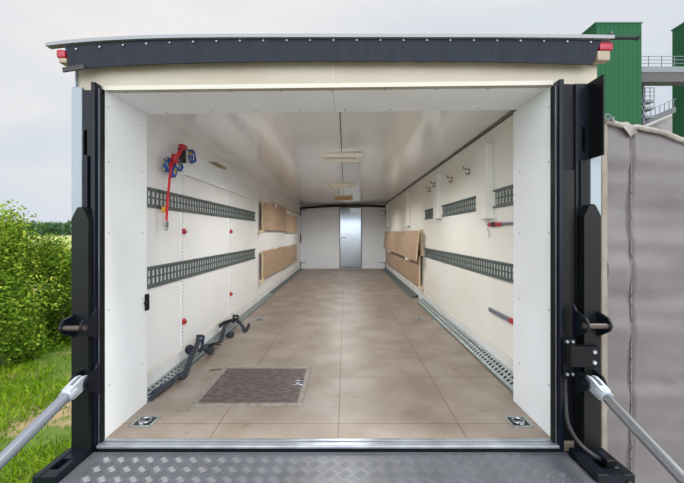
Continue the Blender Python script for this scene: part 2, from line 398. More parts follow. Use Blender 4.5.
# kick strips and joint line
bm = nb(); box(bm, XL, XL+0.010, 2.146, YB, 0.0, 0.112, 0.002); struct('baseboard_left', bm, m_kick)
bm = nb(); box(bm, XR-0.010, XR, 2.18, YB, 0.0, 0.130, 0.002); struct('baseboard_right', bm, m_kick)
bm = nb(); box(bm, XL, XL+0.006, 2.146, YB, 0.112, 0.117); struct('trim_12', bm, m_line)
bm = nb(); box(bm, XR-0.006, XR, 2.18, YB, 0.130, 0.136); struct('trim_13', bm, m_line)
# ceiling corner profiles
bm = nb(); box(bm, XR-0.040, XR-0.024, 2.13, YB, zc(XR)-0.012, zc(XR)); box(bm, XR-0.016, XR-0.004, 2.13, YB, zc(XR)-0.016, zc(XR)); struct('trim_14', bm, M('grey_corner_profile', (0.13, 0.125, 0.12), 0.4))
bm = nb(); prism(bm, [(XR, zc(XR)-0.085), (XR, zc(XR)-0.016), (XR-0.012, zc(XR)-0.016)], 'y', 2.18, YB); struct('trim_15', bm, m_wall)
bm = nb(); box(bm, -0.036, -0.030, 2.13, YB, zc(0)-0.003, zc(0)); struct('trim_16', bm, m_dark)
# bowed dark beam over the back wall
bm = nb(); A = []
for i in range(25):
    t = i/24; x = XL+0.005+(XR-XL-0.01)*t; z = zc(x)-0.052+0.05*(1-(2*t-1)**2)
    A.append([bm.verts.new((x, YB-0.09, z)), bm.verts.new((x, YB-0.09, z-0.055)), bm.verts.new((x, YB, z-0.055)), bm.verts.new((x, YB, z))])
for a, b in zip(A, A[1:]):
    for k in range(4): bm.faces.new((a[k], a[(k+1) % 4], b[(k+1) % 4], b[k]))
bm.faces.new(A[0]); bm.faces.new(A[-1][::-1]); bmesh.ops.recalc_face_normals(bm, faces=bm.faces)
struct('trim_17', bm, m_black)
bm = nb()
for x in (XL+0.012, XR-0.012):
    for y0_, y1_ in ((210, 216), (234, 243), (262, 268)):
        box(bm, x-0.012, x+0.012, YB-0.03, YB, max(0.0, ZA(y1_, YB)), ZA(y0_, YB))
struct('trim_18', bm, m_black)

# door in the back wall
YD = YB-0.002
x0, x1 = XA(340.2, YB), XA(361, YB); z0, z1 = ZA(267, YB), ZA(208, YB)
bm = nb(); box(bm, x0, x1, YB-0.015, YB, z0, z1, 0.002); dr = obj('door_1', bm, m_steel_door, origin=(0, 0, 0)); dr['kind'] = 'structure'
bm = nb()
for a in ((x0-0.022, x0, z0-0.02, z1+0.02), (x1, x1+0.022, z0-0.02, z1+0.02), (x0, x1, z1, z1+0.02), (x0, x1, z0-0.02, z0)):
    box(bm, a[0], a[1], YB-0.02, YB, a[2], a[3])
obj('door_frame', bm, M('door_frame_grey', (0.16, 0.17, 0.18), 0.5), dr)
bm = nb(); cyl(bm, (x0+0.035, YB-0.015, 0.88), (x0+0.035, YB-0.06, 0.88), 0.012); cyl(bm, (x0+0.035, YB-0.055, 0.88), (x0+0.16, YB-0.055, 0.88), 0.010)
obj('door_handle', bm, m_hook, dr)
bm = nb(); box(bm, x0-0.05, x0-0.005, YB-0.03, YB, 0.86, 0.93, 0.004); obj('lock_case', bm, m_white, dr)
for x, z, s in ((XL+0.02, ZA(262.5, YB), 1), (XR-0.02, ZA(262.5, YB), -1), (XL+0.02, ZA(210.5, YB), 1), (XR-0.02, ZA(210.5, YB), -1)):
    side = 'left' if s > 0 else 'right'; hh = 'lower' if z < 0.6 else 'upper'
    bm = nb(); box(bm, min(x, x+s*0.15), max(x, x+s*0.15), YB-0.02, YB, z-0.010, z+0.010, 0.002); cyl(bm, (x, YB-0.02, z-0.03), (x, YB-0.02, z+0.03), 0.012)
    tag(obj('strap_hinge', bm, m_alu), f'grey strap hinge in the {hh} {side} corner of the back wall', 'hinge', 'hinges on the back wall')

# ================================================================== REAR FRAME
# ---- rubber flap below the roof edge
YFL = 1.70
def flap_top(px): 
    if px < 342: t = (342-px)/276; return 36.6+0.6*t+9.5*t**3.2
    t = (px-342)/260; return 36.6+2.4*t**4
def flap_bot(px):
    if px < 342: t = (342-px)/276; return 59.8+1.2*t+7.5*t**3
    t = (px-342)/260; return 59.8+4.2*t**3
fl = thing('rubber_flap', 'long dark blue-black rubber flap hanging below the roof edge', 'flap', (0, YFL, 1.80))
bm = nb(); A = []
for i in range(81):
    t = i/80; pt = 66+(601.5-66)*t; pb = 67+(594-67)*t
    xt, xb_ = XA(pt, YFL), XA(pb, YFL); zt, zb = ZA(flap_top(pt), YFL), ZA(flap_bot(pb), YFL)
    col = []
    for k in range(5):
        u = k/4; yy = YFL+0.010*u+0.003*math.sin(pt*0.21)*u
        col.append((xt+(xb_-xt)*u, yy, zt+(zb-zt)*u))
    A.append([bm.verts.new(c) for c in col]+[bm.verts.new((c[0], c[1]+0.006, c[2])) for c in reversed(col)])
for a, b in zip(A, A[1:]):
    for k in range(10): bm.faces.new((a[k], a[(k+1) % 10], b[(k+1) % 10], b[k]))
bm.faces.new(A[0]); bm.faces.new(A[-1][::-1]); bmesh.ops.recalc_face_normals(bm, faces=bm.faces)
obj('rubber_sheet', bm, m_rubber, fl, True)
px = 76.0
while px < 598:
    bm = nb(); c = (XA(px, YFL-0.002), YFL-0.002, ZA(flap_top(px)+3.4, YFL-0.002))
    bmesh.ops.create_uvsphere(bm, u_segments=10, v_segments=6, radius=0.0055, matrix=Matrix.Translation(c) @ Matrix.Diagonal((1, 0.6, 1, 1)))
    obj('rivet', bm, m_alu, fl, True, label='shiny rivet' if px < 80 else None); px += 23.4
bm = nb(); box(bm, XA(62, 1.69), XA(84, 1.69), 1.690, 1.698, ZA(70.5, 1.69), ZA(65.5, 1.69), 0.002, rot=(Matrix.Rotation(math.radians(-9), 3, 'Y'), Vector((XA(73, 1.69), 1.69, ZA(68, 1.69)))))
tag(obj('rubber_strip', bm, m_hose), 'short dark rubber offcut under the left end of the roof flap', 'rubber strip')
# ---- marker lights
def marker(pxs, lab):
    rx0, rx1, ry0, ry1, cx0, cx1, cy0, cy1 = pxs; Y = 1.70
    t = thing('marker_light', lab, 'marker light', (XA((rx0+rx1)/2, Y), Y, ZA(cy1, Y)), 'marker lights at the roof corners')
    bm = nb(); box(bm, XA(rx0, Y), XA(rx1, Y), Y, Y+0.05, ZA(ry1, Y), ZA(ry0, Y), 0.010); obj('red_lens', bm, m_redlens, t, True)
    bm = nb(); box(bm, XA(cx0, Y), XA(cx1, Y), Y+0.002, Y+0.05, ZA(cy1, Y), ZA(cy0, Y), 0.006); obj('cream_lens', bm, m_clear, t, True)
    s = 1 if rx0 < 300 else -1
    bm = nb(); box(bm, *sorted((XA((rx0+rx1)/2, Y)-0.01*s, XA((rx0+rx1)/2, Y)+0.09*s)), Y+0.05, Y+0.06, ZA(cy1, Y)+0.01, ZA(ry0, Y)-0.005); obj('bracket', bm, m_black, t)
marker((55.5, 64.8, 49, 57.5, 58, 66, 57.3, 62.5), 'red and cream marker light at the left roof corner')
marker((600, 614, 41.5, 50, 598, 611, 50, 60), 'red and cream marker light at the right roof corner, before the green tower')
bm = nb(); box(bm, XA(611, 1.69), XA(639, 1.69), 1.688, 1.70, ZA(39, 1.69), ZA(36.4, 1.69), 0.002); cyl(bm, (XA(638.5, 1.69), 1.686, ZA(37.7, 1.69)), (XA(638.5, 1.69), 1.702, ZA(37.7, 1.69)), 0.008)
tag(obj('roof_bar', bm, m_black), 'thin dark bar sticking out from the right roof corner', 'bar')

# ---- tail lift posts
def ears(root, xs, Yr, Yf, zt, zm, zb, nm='lug'):
    for x in xs:
        bm = nb(); prism(bm, [(Yr, zt+0.02), (Yr-0.02, zt-0.005), (Yf+0.018, zm+0.035), (Yf+0.003, zm+0.018), (Yf, zm), (Yf+0.006, zm-0.02), (Yf+0.025, zm-0.032), (Yr, zb)], 'x', x-0.005, x+0.005)
        obj(nm, bm, m_blue, root)
def carriage(root, x0, x1, Yf, Yb, z0, z1):
    bm = nb(); c = (x1-x0)
    prism(bm, [(x0, z0), (x1, z0), (x1, z1-0.055), (x1-c*0.30, z1-0.008), (x1-c*0.42, z1), (x0+c*0.42, z1), (x0+c*0.30, z1-0.008), (x0, z1-0.055)], 'y', Yf, Yb)
    obj('carriage', bm, m_olive, root)

pl = thing('tail_lift_post', 'black tail lift post on the left of the opening, beside the shrubs', 'lift post', (-1.22, 1.74, -0.22), 'tail lift posts')
bm = nb(); box(bm, XA(82.5, 1.75), XA(96, 1.75), 1.750, 1.7645, -0.2, 1.686, 0.002); obj('column', bm, m_blue, pl)
bm = nb(); box(bm, XA(84, 1.75), XA(87, 1.75), 1.7485, 1.7505, ZA(157, 1.765), ZA(131, 1.765)); obj('slot', bm, m_pit, pl)
bm = nb(); box(bm, XA(83.5, 1.74), XA(88, 1.74), 1.735, 1.750, 1.12, ZA(156, 1.76), 0.002); obj('guide_bar', bm, m_blue, pl)
bm = nb(); box(bm, -1.196, -1.176, 1.715, 1.775, -0.03, 1.712, 0.004); obj('guide_profile', bm, m_blue, pl, True)
bm = nb(); box(bm, -1.176, -1.168, 1.74, 1.765, -0.02, 1.69, 0.001); obj('cover_strip', bm, m_alu, pl, label='thin pale strip')
bm = nb(); box(bm, -1.168, -1.160, 1.735, 1.765, -0.02, 1.69, 0.002); obj('door_seal', bm, m_black, pl)
carriage(pl, -1.263, -1.186, 1.685, 1.765, -0.20, ZA(207, 1.685))
ears(pl, (-1.25, -1.163), 1.705, 1.60, 0.63, 0.578, 0.51)
bm = nb(); cyl(bm, (-1.262, 1.618, 0.578), (-1.150, 1.618, 0.578), 0.012); obj('pin', bm, m_pin, pl, True)
ears(pl, (-1.215, -1.150), 1.70, 1.61, 0.375, 0.325, 0.25)
bm = nb(); cyl(bm, (-1.225, 1.635, 0.325), (-1.14, 1.635, 0.325), 0.014); obj('pin', bm, m_black, pl, True)

pr = thing('tail_lift_post', 'black tail lift post on the right of the opening, beside the tarpaulin', 'lift post', (1.10, 1.74, -0.22), 'tail lift posts')
bm = nb(); box(bm, XA(575, 1.75), XA(590, 1.75), 1.744, 1.7645, -0.2, ZA(84, 1.75), 0.002); obj('column', bm, m_blue, pr)
bm = nb(); box(bm, XA(563, 1.76), XA(575.2, 1.76), 1.757, 1.7645, -0.2, ZA(84, 1.757)); obj('channel_back', bm, m_black, pr)
bm = nb(); box(bm, XA(582, 1.744), XA(585, 1.744), 1.7425, 1.7445, ZA(152, 1.765), ZA(128, 1.765)); obj('slot', bm, m_pit, pr)
bm = nb(); box(bm, 1.031, 1.090, 1.734, 1.744, 0.47, ZA(170, 1.74), 0.001); obj('cover_plate', bm, M('dark_brown_plate', (0.008, 0.0075, 0.0075), 0.4, spec=0.2), pr)
bm = nb(); box(bm, XA(576, 1.77), XA(583, 1.77), 1.734, 1.744, -0.2, 1.35, 0.002); obj('guide_bar', bm, m_black, pr)
bm = nb(); box(bm, 1.008, 1.031, 1.715, 1.775, -0.03, 1.725, 0.004); obj('guide_profile', bm, m_blue, pr, True)
bm = nb(); box(bm, 1.001, 1.008, 1.74, 1.765, -0.02, 1.705, 0.001); obj('cover_strip', bm, m_alu, pr, label='thin pale strip')
bm = nb(); box(bm, 0.992, 1.001, 1.735, 1.765, -0.02, 1.705, 0.002); obj('door_seal', bm, m_black, pr)
bm = nb(); box(bm, 1.165, 1.172, 1.648, 1.765, 1.353, 1.718, 0.001); obj('wing_plate', bm, m_black, pr)
for z in (1.40, 1.46, 1.55, 1.62):
    bm = nb(); cyl(bm, (1.160, 1.675, z), (1.165, 1.675, z), 0.007, seg=6); obj('bolt', bm, m_black, pr)
carriage(pr, 1.105, 1.182, 1.685, 1.765, -0.20, ZA(204, 1.685))
ears(pr, (1.070, 1.168), 1.705, 1.60, 0.645, 0.588, 0.51)
bm = nb(); cyl(bm, (1.058, 1.618, 0.588), (1.182, 1.618, 0.588), 0.012); obj('pin', bm, m_pin, pr, True)
ears(pr, (1.075, 1.15), 1.70, 1.61, 0.375, 0.325, 0.25)
bm = nb(); cyl(bm, (1.06, 1.635, 0.325), (1.165, 1.635, 0.325), 0.014); obj('pin', bm, m_black, pr, True)
bm = nb(); box(bm, XA(563.5, 1.70), XA(576, 1.70), 1.70, 1.712, ZA(377.6, 1.70), ZA(339, 1.70), 0.001); mp_ = obj('mounting_plate', bm, m_black, pr)
for px, py in ((567, 341.5), (572.5, 341.5), (566, 358), (567, 374), (572.5, 374)):
    bm = nb(); cyl(bm, (XA(px, 1.70), 1.694, ZA(py, 1.70)), (XA(px, 1.70), 1.701, ZA(py, 1.70)), 0.007, seg=6); obj('bolt', bm, m_galv_l, mp_)
bm = nb(); box(bm, XA(570.5, 1.655), XA(600.5, 1.655), 1.652, 1.70, ZA(367.3, 1.655), ZA(346.8, 1.655), 0.003); bb = obj('latch_box', bm, m_black, pr)
for py in (352, 362.6):
    bm = nb(); cyl(bm, (XA(594.5, 1.65), 1.645, ZA(py, 1.65)), (XA(594.5, 1.65), 1.653, ZA(py, 1.65)), 0.0085); obj('bolt', bm, m_alu, bb, True)

# ---- platform
pf = thing('tail_lift_platform', 'grey tread plate loading platform in front of the truck floor', 'loading platform', (-0.07, 0.8, -0.11))
bm = nb(); box(bm, -1.183, 1.040, -0.25, 1.718, -0.075, -0.030, 0.002); 
cell = 0.0465; ang = math.radians(45); ca, sa = math.cos(ang), math.sin(ang)
for i in range(-30, 60):
    for j in range(-60, 60):
        cu, cv_ = (i+0.5)*cell, (j+0.5)*cell
        wx, wy = -1.183+cu*ca-cv_*sa, -0.25+cu*sa+cv_*ca
        if not (-1.15 < wx < 1.02 and -0.22 < wy < 1.70): continue
        for k in range(4):
            o_ = (k-1.5)*cell*0.235
            hl, hw_, tl, tw, hh_ = cell*0.40, cell*0.085, cell*0.34, cell*0.035, 0.0022
            def pt(a_, c_, z_):
                u_, v_ = (cu+a_, cv_+o_+c_) if (i+j) % 2 else (cu+o_+c_, cv_+a_)
                return bm.verts.new((-1.183+u_*ca-v_*sa, -0.25+u_*sa+v_*ca, -0.030+z_))
            lo_ = [pt(-hl, 0, 0), pt(-tl*0.6, -hw_, 0), pt(tl*0.6, -hw_, 0), pt(hl, 0, 0), pt(tl*0.6, hw_, 0), pt(-tl*0.6, hw_, 0)]
            hi_ = [pt(-tl, 0, hh_), pt(-tl*0.5, -tw, hh_), pt(tl*0.5, -tw, hh_), pt(tl, 0, hh_), pt(tl*0.5, tw, hh_), pt(-tl*0.5, tw, hh_)]
            fs = [bm.faces.new(hi_)] + [bm.faces.new((lo_[q], lo_[(q+1) % 6], hi_[(q+1) % 6], hi_[q])) for q in range(6)]
            if hi_[0].co.z and fs[0].normal.z < 0: pass
bmesh.ops.recalc_face_normals(bm, faces=bm.faces)
bm.normal_update()
obj('tread_plate', bm, m_tread, pf)
def side_rail(x0, x1, Yend, hollow):
    bm = nb()
    a, b = (x0, x1)
    w = (b-a)
    box(bm, a, a+w*0.30, Yend, 1.70, -0.11, 0.002, 0.003); box(bm, b-w*0.30, b, Yend, 1.70, -0.11, 0.002, 0.003)
    box(bm, a+w*0.28, b-w*0.28, Yend, 1.70, -0.11, -0.035); box(bm, a+w*0.28, b-w*0.28, Yend, Yend+0.05, -0.05, -0.001); box(bm, a+w*0.28, b-w*0.28, 1.62, 1.70, -0.05, -0.001)
    obj('side_rail', bm, m_blue, pf)
side_rail(-1.282, -1.185, 1.495, True)
side_rail(1.042, 1.198, 1.505, True)
for s, x in ((-1, -1.17), (1, 1.10)):
    bm = nb(); box(bm, x-0.03, x+0.03, 0.45, 0.60, -0.06, 0.05, 0.004); cyl(bm, (x-0.04, 0.52, 0.01), (x+0.04, 0.52, 0.01), 0.012); obj('rod_mount', bm, m_black, pf)
# ---- support rods
def rod(x, z_a, slope, mat, lab):
    p0 = Vector((x, 1.632, z_a)); d = Vector((0, -1, -slope)).normalized(); L_ = (p0.y-0.53)/(-d.y)
    t = thing('support_rod', lab, 'support rod', (x, 0.52, 0.0), 'tail lift support rods')
    bm = nb(); cyl(bm, p0+d*0.07, p0+d*L_, 0.0215, seg=24); obj('rod', bm, mat, t, True)
    bm = nb(); up = Vector((0, -d.z, d.y)); 
    if up.z < 0: up = -up
    # clevis plate
    for sx_ in (-0.014, 0.014):
        base = len(bm.verts)
        pts = [(-0.024, -0.012), (-0.020, 0.018), (0.0, 0.027), (0.025, 0.028), (0.085, 0.024), (0.085, -0.024), (0.03, -0.028), (0.0, -0.026)]
        A = [bm.verts.new(p0+d*u+up*v+Vector((sx_-0.006, 0, 0))) for u, v in pts]; B = [bm.verts.new(p0+d*u+up*v+Vector((sx_+0.006, 0, 0))) for u, v in pts]
        bm.faces.new(A); bm.faces.new(B[::-1])
        for i in range(8): bm.faces.new((A[i], B[i], B[(i+1) % 8], A[(i+1) % 8]))
    cyl(bm, p0+d*0.055, p0+d*0.10, 0.027, seg=20)
    bmesh.ops.recalc_face_normals(bm, faces=bm.faces)
    obj('clevis', bm, M('pale_galvanised_clevis', (0.36, 0.40, 0.45), 0.5, 0.2), t)
rod(-1.180, 0.335, 0.305, m_chrome_matt, 'grey support rod running from the left lift post past the grass')
rod(1.105, 0.335, 0.312, m_chrome, 'shiny chromed support rod running from the right lift post')
# ---- hydraulic hose
bm = nb(); pts = []
for px, py, Y in ((565.5, 378, 1.725), (565.5, 395, 1.72), (567, 419, 1.705), (573, 434, 1.69), (582, 446, 1.67), (596, 457, 1.63), (608, 462.5, 1.585), (618, 470, 1.55), (627, 479.5, 1.52), (632, 488, 1.49)):
    pts.append((XA(px, Y), Y, ZA(py, Y)))
tube(bm, pts, 0.0095, 10, 8); 
hs = thing('hydraulic_hose', 'black hydraulic hose curving down the right lift post onto the platform', 'hose', (1.1, 1.65, -0.05))
obj('hose', bm, m_hose, hs, True)
bm = nb(); Y = 1.575; c = Vector((XA(609, Y), Y, ZA(461, Y))); box(bm, c.x-0.022, c.x+0.022, c.y-0.02, c.y+0.02, -0.001, c.z+0.014, 0.004); obj('hose_clamp', bm, m_black, hs)

# ================================================================== LEFT WALL
def rail_plate(Y0_, Y1_, w, pitch, holes, frame_fn, th=0.004):
    """perforated rail: flat strip in local (s, t) with rectangular holes cut; frame_fn maps (s, t, depth) -> world"""
    bm = nb(); N = int((Y1_-Y0_)/pitch); cache = {}
    def V(s, t, dd):
        k = (round(s, 5), round(t, 5), dd)
        if k not in cache: cache[k] = bm.verts.new(frame_fn(s, t, dd))
        return cache[k]
    hw = pitch*0.56
    ts = [0.0]
    for a, b in holes: ts += [a, b]
    ts.append(w)
    S_ = []
    for i in range(N): S_ += [Y0_+i*pitch, Y0_+i*pitch+(pitch-hw)/2, Y0_+i*pitch+(pitch+hw)/2]
    S_.append(Y0_+N*pitch)
    solid = {}
    for i in range(len(S_)-1):
        for j in range(len(ts)-1):
            solid[(i, j)] = not ((i % 3 == 1) and (j % 2 == 1))
    for (i, j), s in solid.items():
        if not s: continue
        a, b, c, d = S_[i], S_[i+1], ts[j], ts[j+1]
        bm.faces.new((V(a, c, 1), V(b, c, 1), V(b, d, 1), V(a, d, 1)))
        bm.faces.new((V(a, d, 0), V(b, d, 0), V(b, c, 0), V(a, c, 0)))
        for di, dj, e in ((-1, 0, ((a, d), (a, c))), (1, 0, ((b, c), (b, d))), (0, -1, ((a, c), (b, c))), (0, 1, ((b, d), (a, d)))):
            if not solid.get((i+di, j+dj), False):
                (s0, t0), (s1, t1) = e
                bm.faces.new((V(s0, t0, 1), V(s0, t0, 0), V(s1, t1, 0), V(s1, t1, 1)))
    bmesh.ops.recalc_face_normals(bm, faces=bm.faces); return bm
H4 = [(0.012, 0.020), (0.030, 0.062), (0.072, 0.104), (0.113, 0.121)]
H4 = [(0.024, 0.060), (0.070, 0.106)]
def wall_rail(side, Y0_, Y1_, z0, z1, lab, group):
    X = XL if side < 0 else XR
    org = (X, (Y0_+Y1_)/2, z0)
    t = thing('lashing_rail', lab, 'lashing rail', org, group)
    h = z1-z0; sc = h/0.13
    fn = lambda s, tt, d: Vector((X-side*(0.004+0.003*d), s, z0+tt))
    obj('perforated_plate', rail_plate(Y0_, Y1_, h, 0.052, [(a*sc, b*sc) for a, b in H4], fn), m_galv, t)
    for nm, zz in (('upper_flange', z1-0.016), ('lower_flange', z0)):
        bm = nb(); box(bm, *sorted((X, X-side*0.012)), Y0_, Y1_, zz, zz+0.014, 0.002); obj(nm, bm, m_galv, t)
gl = 'perforated lashing rails on the walls'
wall_rail(-1, 2.152, 5.10, 1.163, 1.293, 'upper perforated steel lashing rail on the left wall', gl)
wall_rail(-1, 2.152, 5.10, 0.645, 0.785, 'lower perforated steel lashing rail on the left wall', gl)
wall_rail(1, 2.19, 5.22, 0.660, 0.790, 'long lower perforated steel lashing rail on the right wall', gl)
wall_rail(1, 2.19, 2.80, 1.190, 1.330, 'short upper rail on the right wall, right of the nearest white duct', gl)
wall_rail(1, 3.01, 4.30, 1.190, 1.325, 'upper rail on the right wall, between the two nearest white ducts', gl)
wall_rail(1, 4.52, 5.22, 1.190, 1.325, 'short upper rail on the right wall, beyond the second white duct', gl)

# floor rails
def floor_rail(side, Y0_, Y1_, wz, width, lab, perf=True):
    X = (XL+0.010) if side < 0 else (XR-0.010)
    t = thing('floor_rail', lab, 'floor rail', (X-side*width/2, (Y0_+Y1_)/2, 0.0), 'steel rails along the floor edges')
    import math as _m
    slope = wz/width
    def fn(s, tt, d):
        return Vector((X-side*(width-tt), s, 0.004+0.004*d+slope*tt))
    if perf: obj('perforated_plate', rail_plate(Y0_, Y1_, width, 0.050, [(width*0.20, width*0.45), (width*0.57, width*0.82)], fn), m_galv_l, t)
    else:
        bm = nb(); prism(bm, [(X-side*width, 0.001), (X, 0.001), (X, 0.008+wz), (X-side*width, 0.008)], 'y', Y0_, Y1_); obj('plate', bm, m_galv, t)
    bm = nb(); xo = X-side*width
    box(bm, *sorted((xo-side*0.014, xo)), Y0_, Y1_, 0.0, 0.007, 0.001); obj('edge_flange', bm, m_galv, t)
    bm = nb()
    if wz > 0.02: prism(bm, [(X-side*width, 0.001), (X, 0.001), (X, wz-0.004), (X-side*width, 0.0015)], 'y', Y0_, Y1_); 
    else: box(bm, *sorted((X-side*width, X)), Y0_, Y1_, 0.0, 0.0012)
    obj('backing', bm, M('rail_backing', (0.035, 0.038, 0.040), 0.6), t)
floor_rail(-1, 2.155, 6.0, 0.015, 0.075, 'near perforated floor rail along the left wall, under the black straps')
floor_rail(-1, 6.05, 10.1, 0.015, 0.07, 'far plain floor rail along the left wall, below the plywood boards', False)
floor_rail(1, 2.19, 5.30, 0.055, 0.080, 'near perforated floor rail along the right wall')
floor_rail(1, 5.65, 10.1, 0.03, 0.11, 'far plain floor rail along the right wall, below the plywood boards', False)

# vertical tracks with red clips
for px, nm in ((181.8, 'nearer'), (229.3, 'farther')):
    Y = YX(px, XL)
    t = thing('vertical_track', f'{nm} white perforated vertical track on the left wall', 'wall track', (XL, Y, 0.118), 'vertical tracks on the left wall')
    bm = nb(); prev = 0.12
    for a, b in ((0.12, 0.643), (0.787, 1.161), (1.295, 1.455)):
        box(bm, XL, XL+0.007, Y-0.017, Y+0.017, a, b)
    obj('track', bm, m_track, t)
    for py, hh in ((231.5, 'upper'), ((321.5 if px < 200 else 294), 'lower')):
        z = ZA(py, Y); 
        k = thing('red_clip', f'{hh} red clip on the {nm} vertical track of the left wall', 'clip', (XL+0.008, Y, z-0.022), 'red clips on the vertical tracks')
        bm = nb(); box(bm, XL+0.008, XL+0.028, Y-0.014, Y+0.014, z-0.022, z+0.022, 0.004); obj('clip_body', bm, m_red, k, True)
        bm = nb(); box(bm, XL+0.026, XL+0.034, Y-0.008, Y+0.020, z-0.012, z+0.004, 0.002); obj('clip_lever', bm, M('dark_red', (0.16, 0.01, 0.012), 0.5), k)
        if hh == 'upper':
            bm = nb(); tube(bm, [(XL+0.03, Y, z-0.02), (XL+0.02, Y+0.03, z-0.06), (XL+0.012, Y+0.07, z-0.10), (XL+0.012, Y+0.10, z-0.14)], 0.0016, 5, 5); obj('cord', bm, m_white, k)

# white board high on the left wall
bm = nb(); Y0b, Y1b = YX(181.5, XL), YX(248, XL)
box(bm, XL, XL+0.030, Y0b, Y1b, 1.450, 1.635, 0.003)
tag(obj('wall_board', bm, m_case), 'long white board high on the left wall, behind the red strap', 'board')
bm = nb(); p = [onX(208, 161.5, XL+0.002), onX(216, 162, XL+0.002), onX(226, 167.5, XL+0.002), onX(226, 170, XL+0.002), onX(217, 167, XL+0.002)]
prism(bm, [(q.y, q.z) for q in p], 'x', XL+0.0005, XL+0.004); tag(obj('torn_sealant', bm, m_stain), 'brown torn strip of sealant above the white board on the left wall', 'torn sealant')
# black latch at casing edge
bm = nb(); Y = 2.146; box(bm, -1.166, -1.150, 2.120, 2.150, ZA(310, 2.14), ZA(294, 2.14), 0.003); cyl(bm, (-1.155, 2.12, ZA(302, 2.14)), (-1.155, 2.105, ZA(302, 2.14)), 0.006)
tag(obj('door_catch', bm, m_black), 'small black catch on the inner edge of the left white casing', 'catch')

# straps hanging on the board corner
def PX(px, py, X): return onX(px, py, X)
rs = thing('ratchet_strap', 'red ratchet strap hanging down from the white board on the left wall', 'strap', tuple(PX(166, 226, XL+0.035)))
bm = nb(); ribbon(bm, [PX(172.5, 158, XL+0.06), PX(171, 166, XL+0.07), PX(169.5, 180, XL+0.06), PX(168, 196, XL+0.05), PX(167, 210, XL+0.045), PX(166.5, 221, XL+0.042)], 0.030, 0.003, (0, 1, 0)); obj('webbing', bm, m_redweb, rs)
bm = nb(); ribbon(bm, [PX(170, 166, XL+0.075), PX(176, 158, XL+0.085), PX(181, 150, XL+0.07), PX(185, 147, XL+0.05)], 0.035, 0.006, (1, 0, 0.3)); obj('webbing', bm, m_redweb, rs)
c = PX(182, 155, XL+0.065)
bm = nb(); 
for dy in (-0.022, 0.022): box(bm, c.x-0.02, c.x+0.02, c.y+dy-0.003, c.y+dy+0.003, c.z-0.055, c.z+0.05, 0.002)
cyl(bm, (c.x, c.y-0.03, c.z-0.02), (c.x, c.y+0.03, c.z-0.02), 0.012); box(bm, c.x-0.005, c.x+0.02, c.y-0.024, c.y+0.024, c.z+0.03, c.z+0.055, 0.003)
obj('ratchet_buckle', bm, m_dark, rs)
bm = nb(); c = PX(183, 147.5, XL+0.07); box(bm, c.x-0.02, c.x+0.02, c.y-0.035, c.y+0.035, c.z-0.018, c.z+0.02, 0.008); obj('handle_grip', bm, m_red, rs, True); bm = nb(); c = PX(175, 158, XL+0.09); box(bm, c.x-0.015, c.x+0.015, c.y-0.03, c.y+0.03, c.z-0.035, c.z+0.025, 0.008)
obj('handle_grip', bm, m_red, rs, True)
bm = nb(); e = PX(166.5, 223, XL+0.042); box(bm, e.x-0.005, e.x+0.005, e.y-0.022, e.y+0.022, e.z-0.03, e.z+0.012, 0.003); torus(bm, e+Vector((0, 0, -0.035)), 0.014, 0.004, 'x', 14, 6, 0, 2*math.pi)
obj('hook', bm, m_chrome, rs, True)
bm = nb(); e = PX(163.8, 209.5, XL+0.035); box(bm, e.x-0.006, e.x+0.006, e.y-0.02, e.y+0.02, e.z-0.02, e.z+0.02, 0.003); obj('tag', bm, m_pad, rs, label='yellow tag')
# coloured cord coils
def coil(px, py, X, R, turns, lab, tilt):
    bm = nb(); c = PX(px, py, X); P = []
    rnd = random.Random(int(px))
    for i in range(turns*10+1):
        a = i/10*2*math.pi; rr = R*(0.75+0.35*rnd.random())
        P.append(c+Vector((0.012*math.sin(a*0.37)+0.008*rnd.random(), rr*math.cos(a)*tilt[0], rr*math.sin(a)*tilt[1])))
    tube(bm, P, 0.0065, 7, 3)
    tag(obj('coiled_cord', bm, m_cord, smooth=True), lab, 'cord', 'blue and yellow cords on the left wall')
coil(167, 165, XL+0.05, 0.058, 4, 'blue and yellow cord bundle behind the top of the red strap, leftmost', (1.0, 0.8))
coil(177, 165.5, XL+0.045, 0.055, 4, 'blue and yellow cord bundle just right of the red strap', (1.1, 0.7))
coil(172.5, 171, XL+0.055, 0.040, 3, 'blue and yellow cord loop hanging lowest behind the red strap', (0.8, 1.0))
coil(191.5, 156.5, XL+0.05, 0.055, 3, 'blue and yellow cord coil hanging over the front corner of the white board', (0.9, 0.9))
bm = nb(); tube(bm, [PX(184, 149, XL+0.06), PX(187, 149.5, XL+0.06), PX(190, 152, XL+0.055)], 0.007, 7, 5); tag(obj('cord_end', bm, m_cord, smooth=True), 'short blue and yellow cord end reaching from the red grip to the right coil', 'cord')

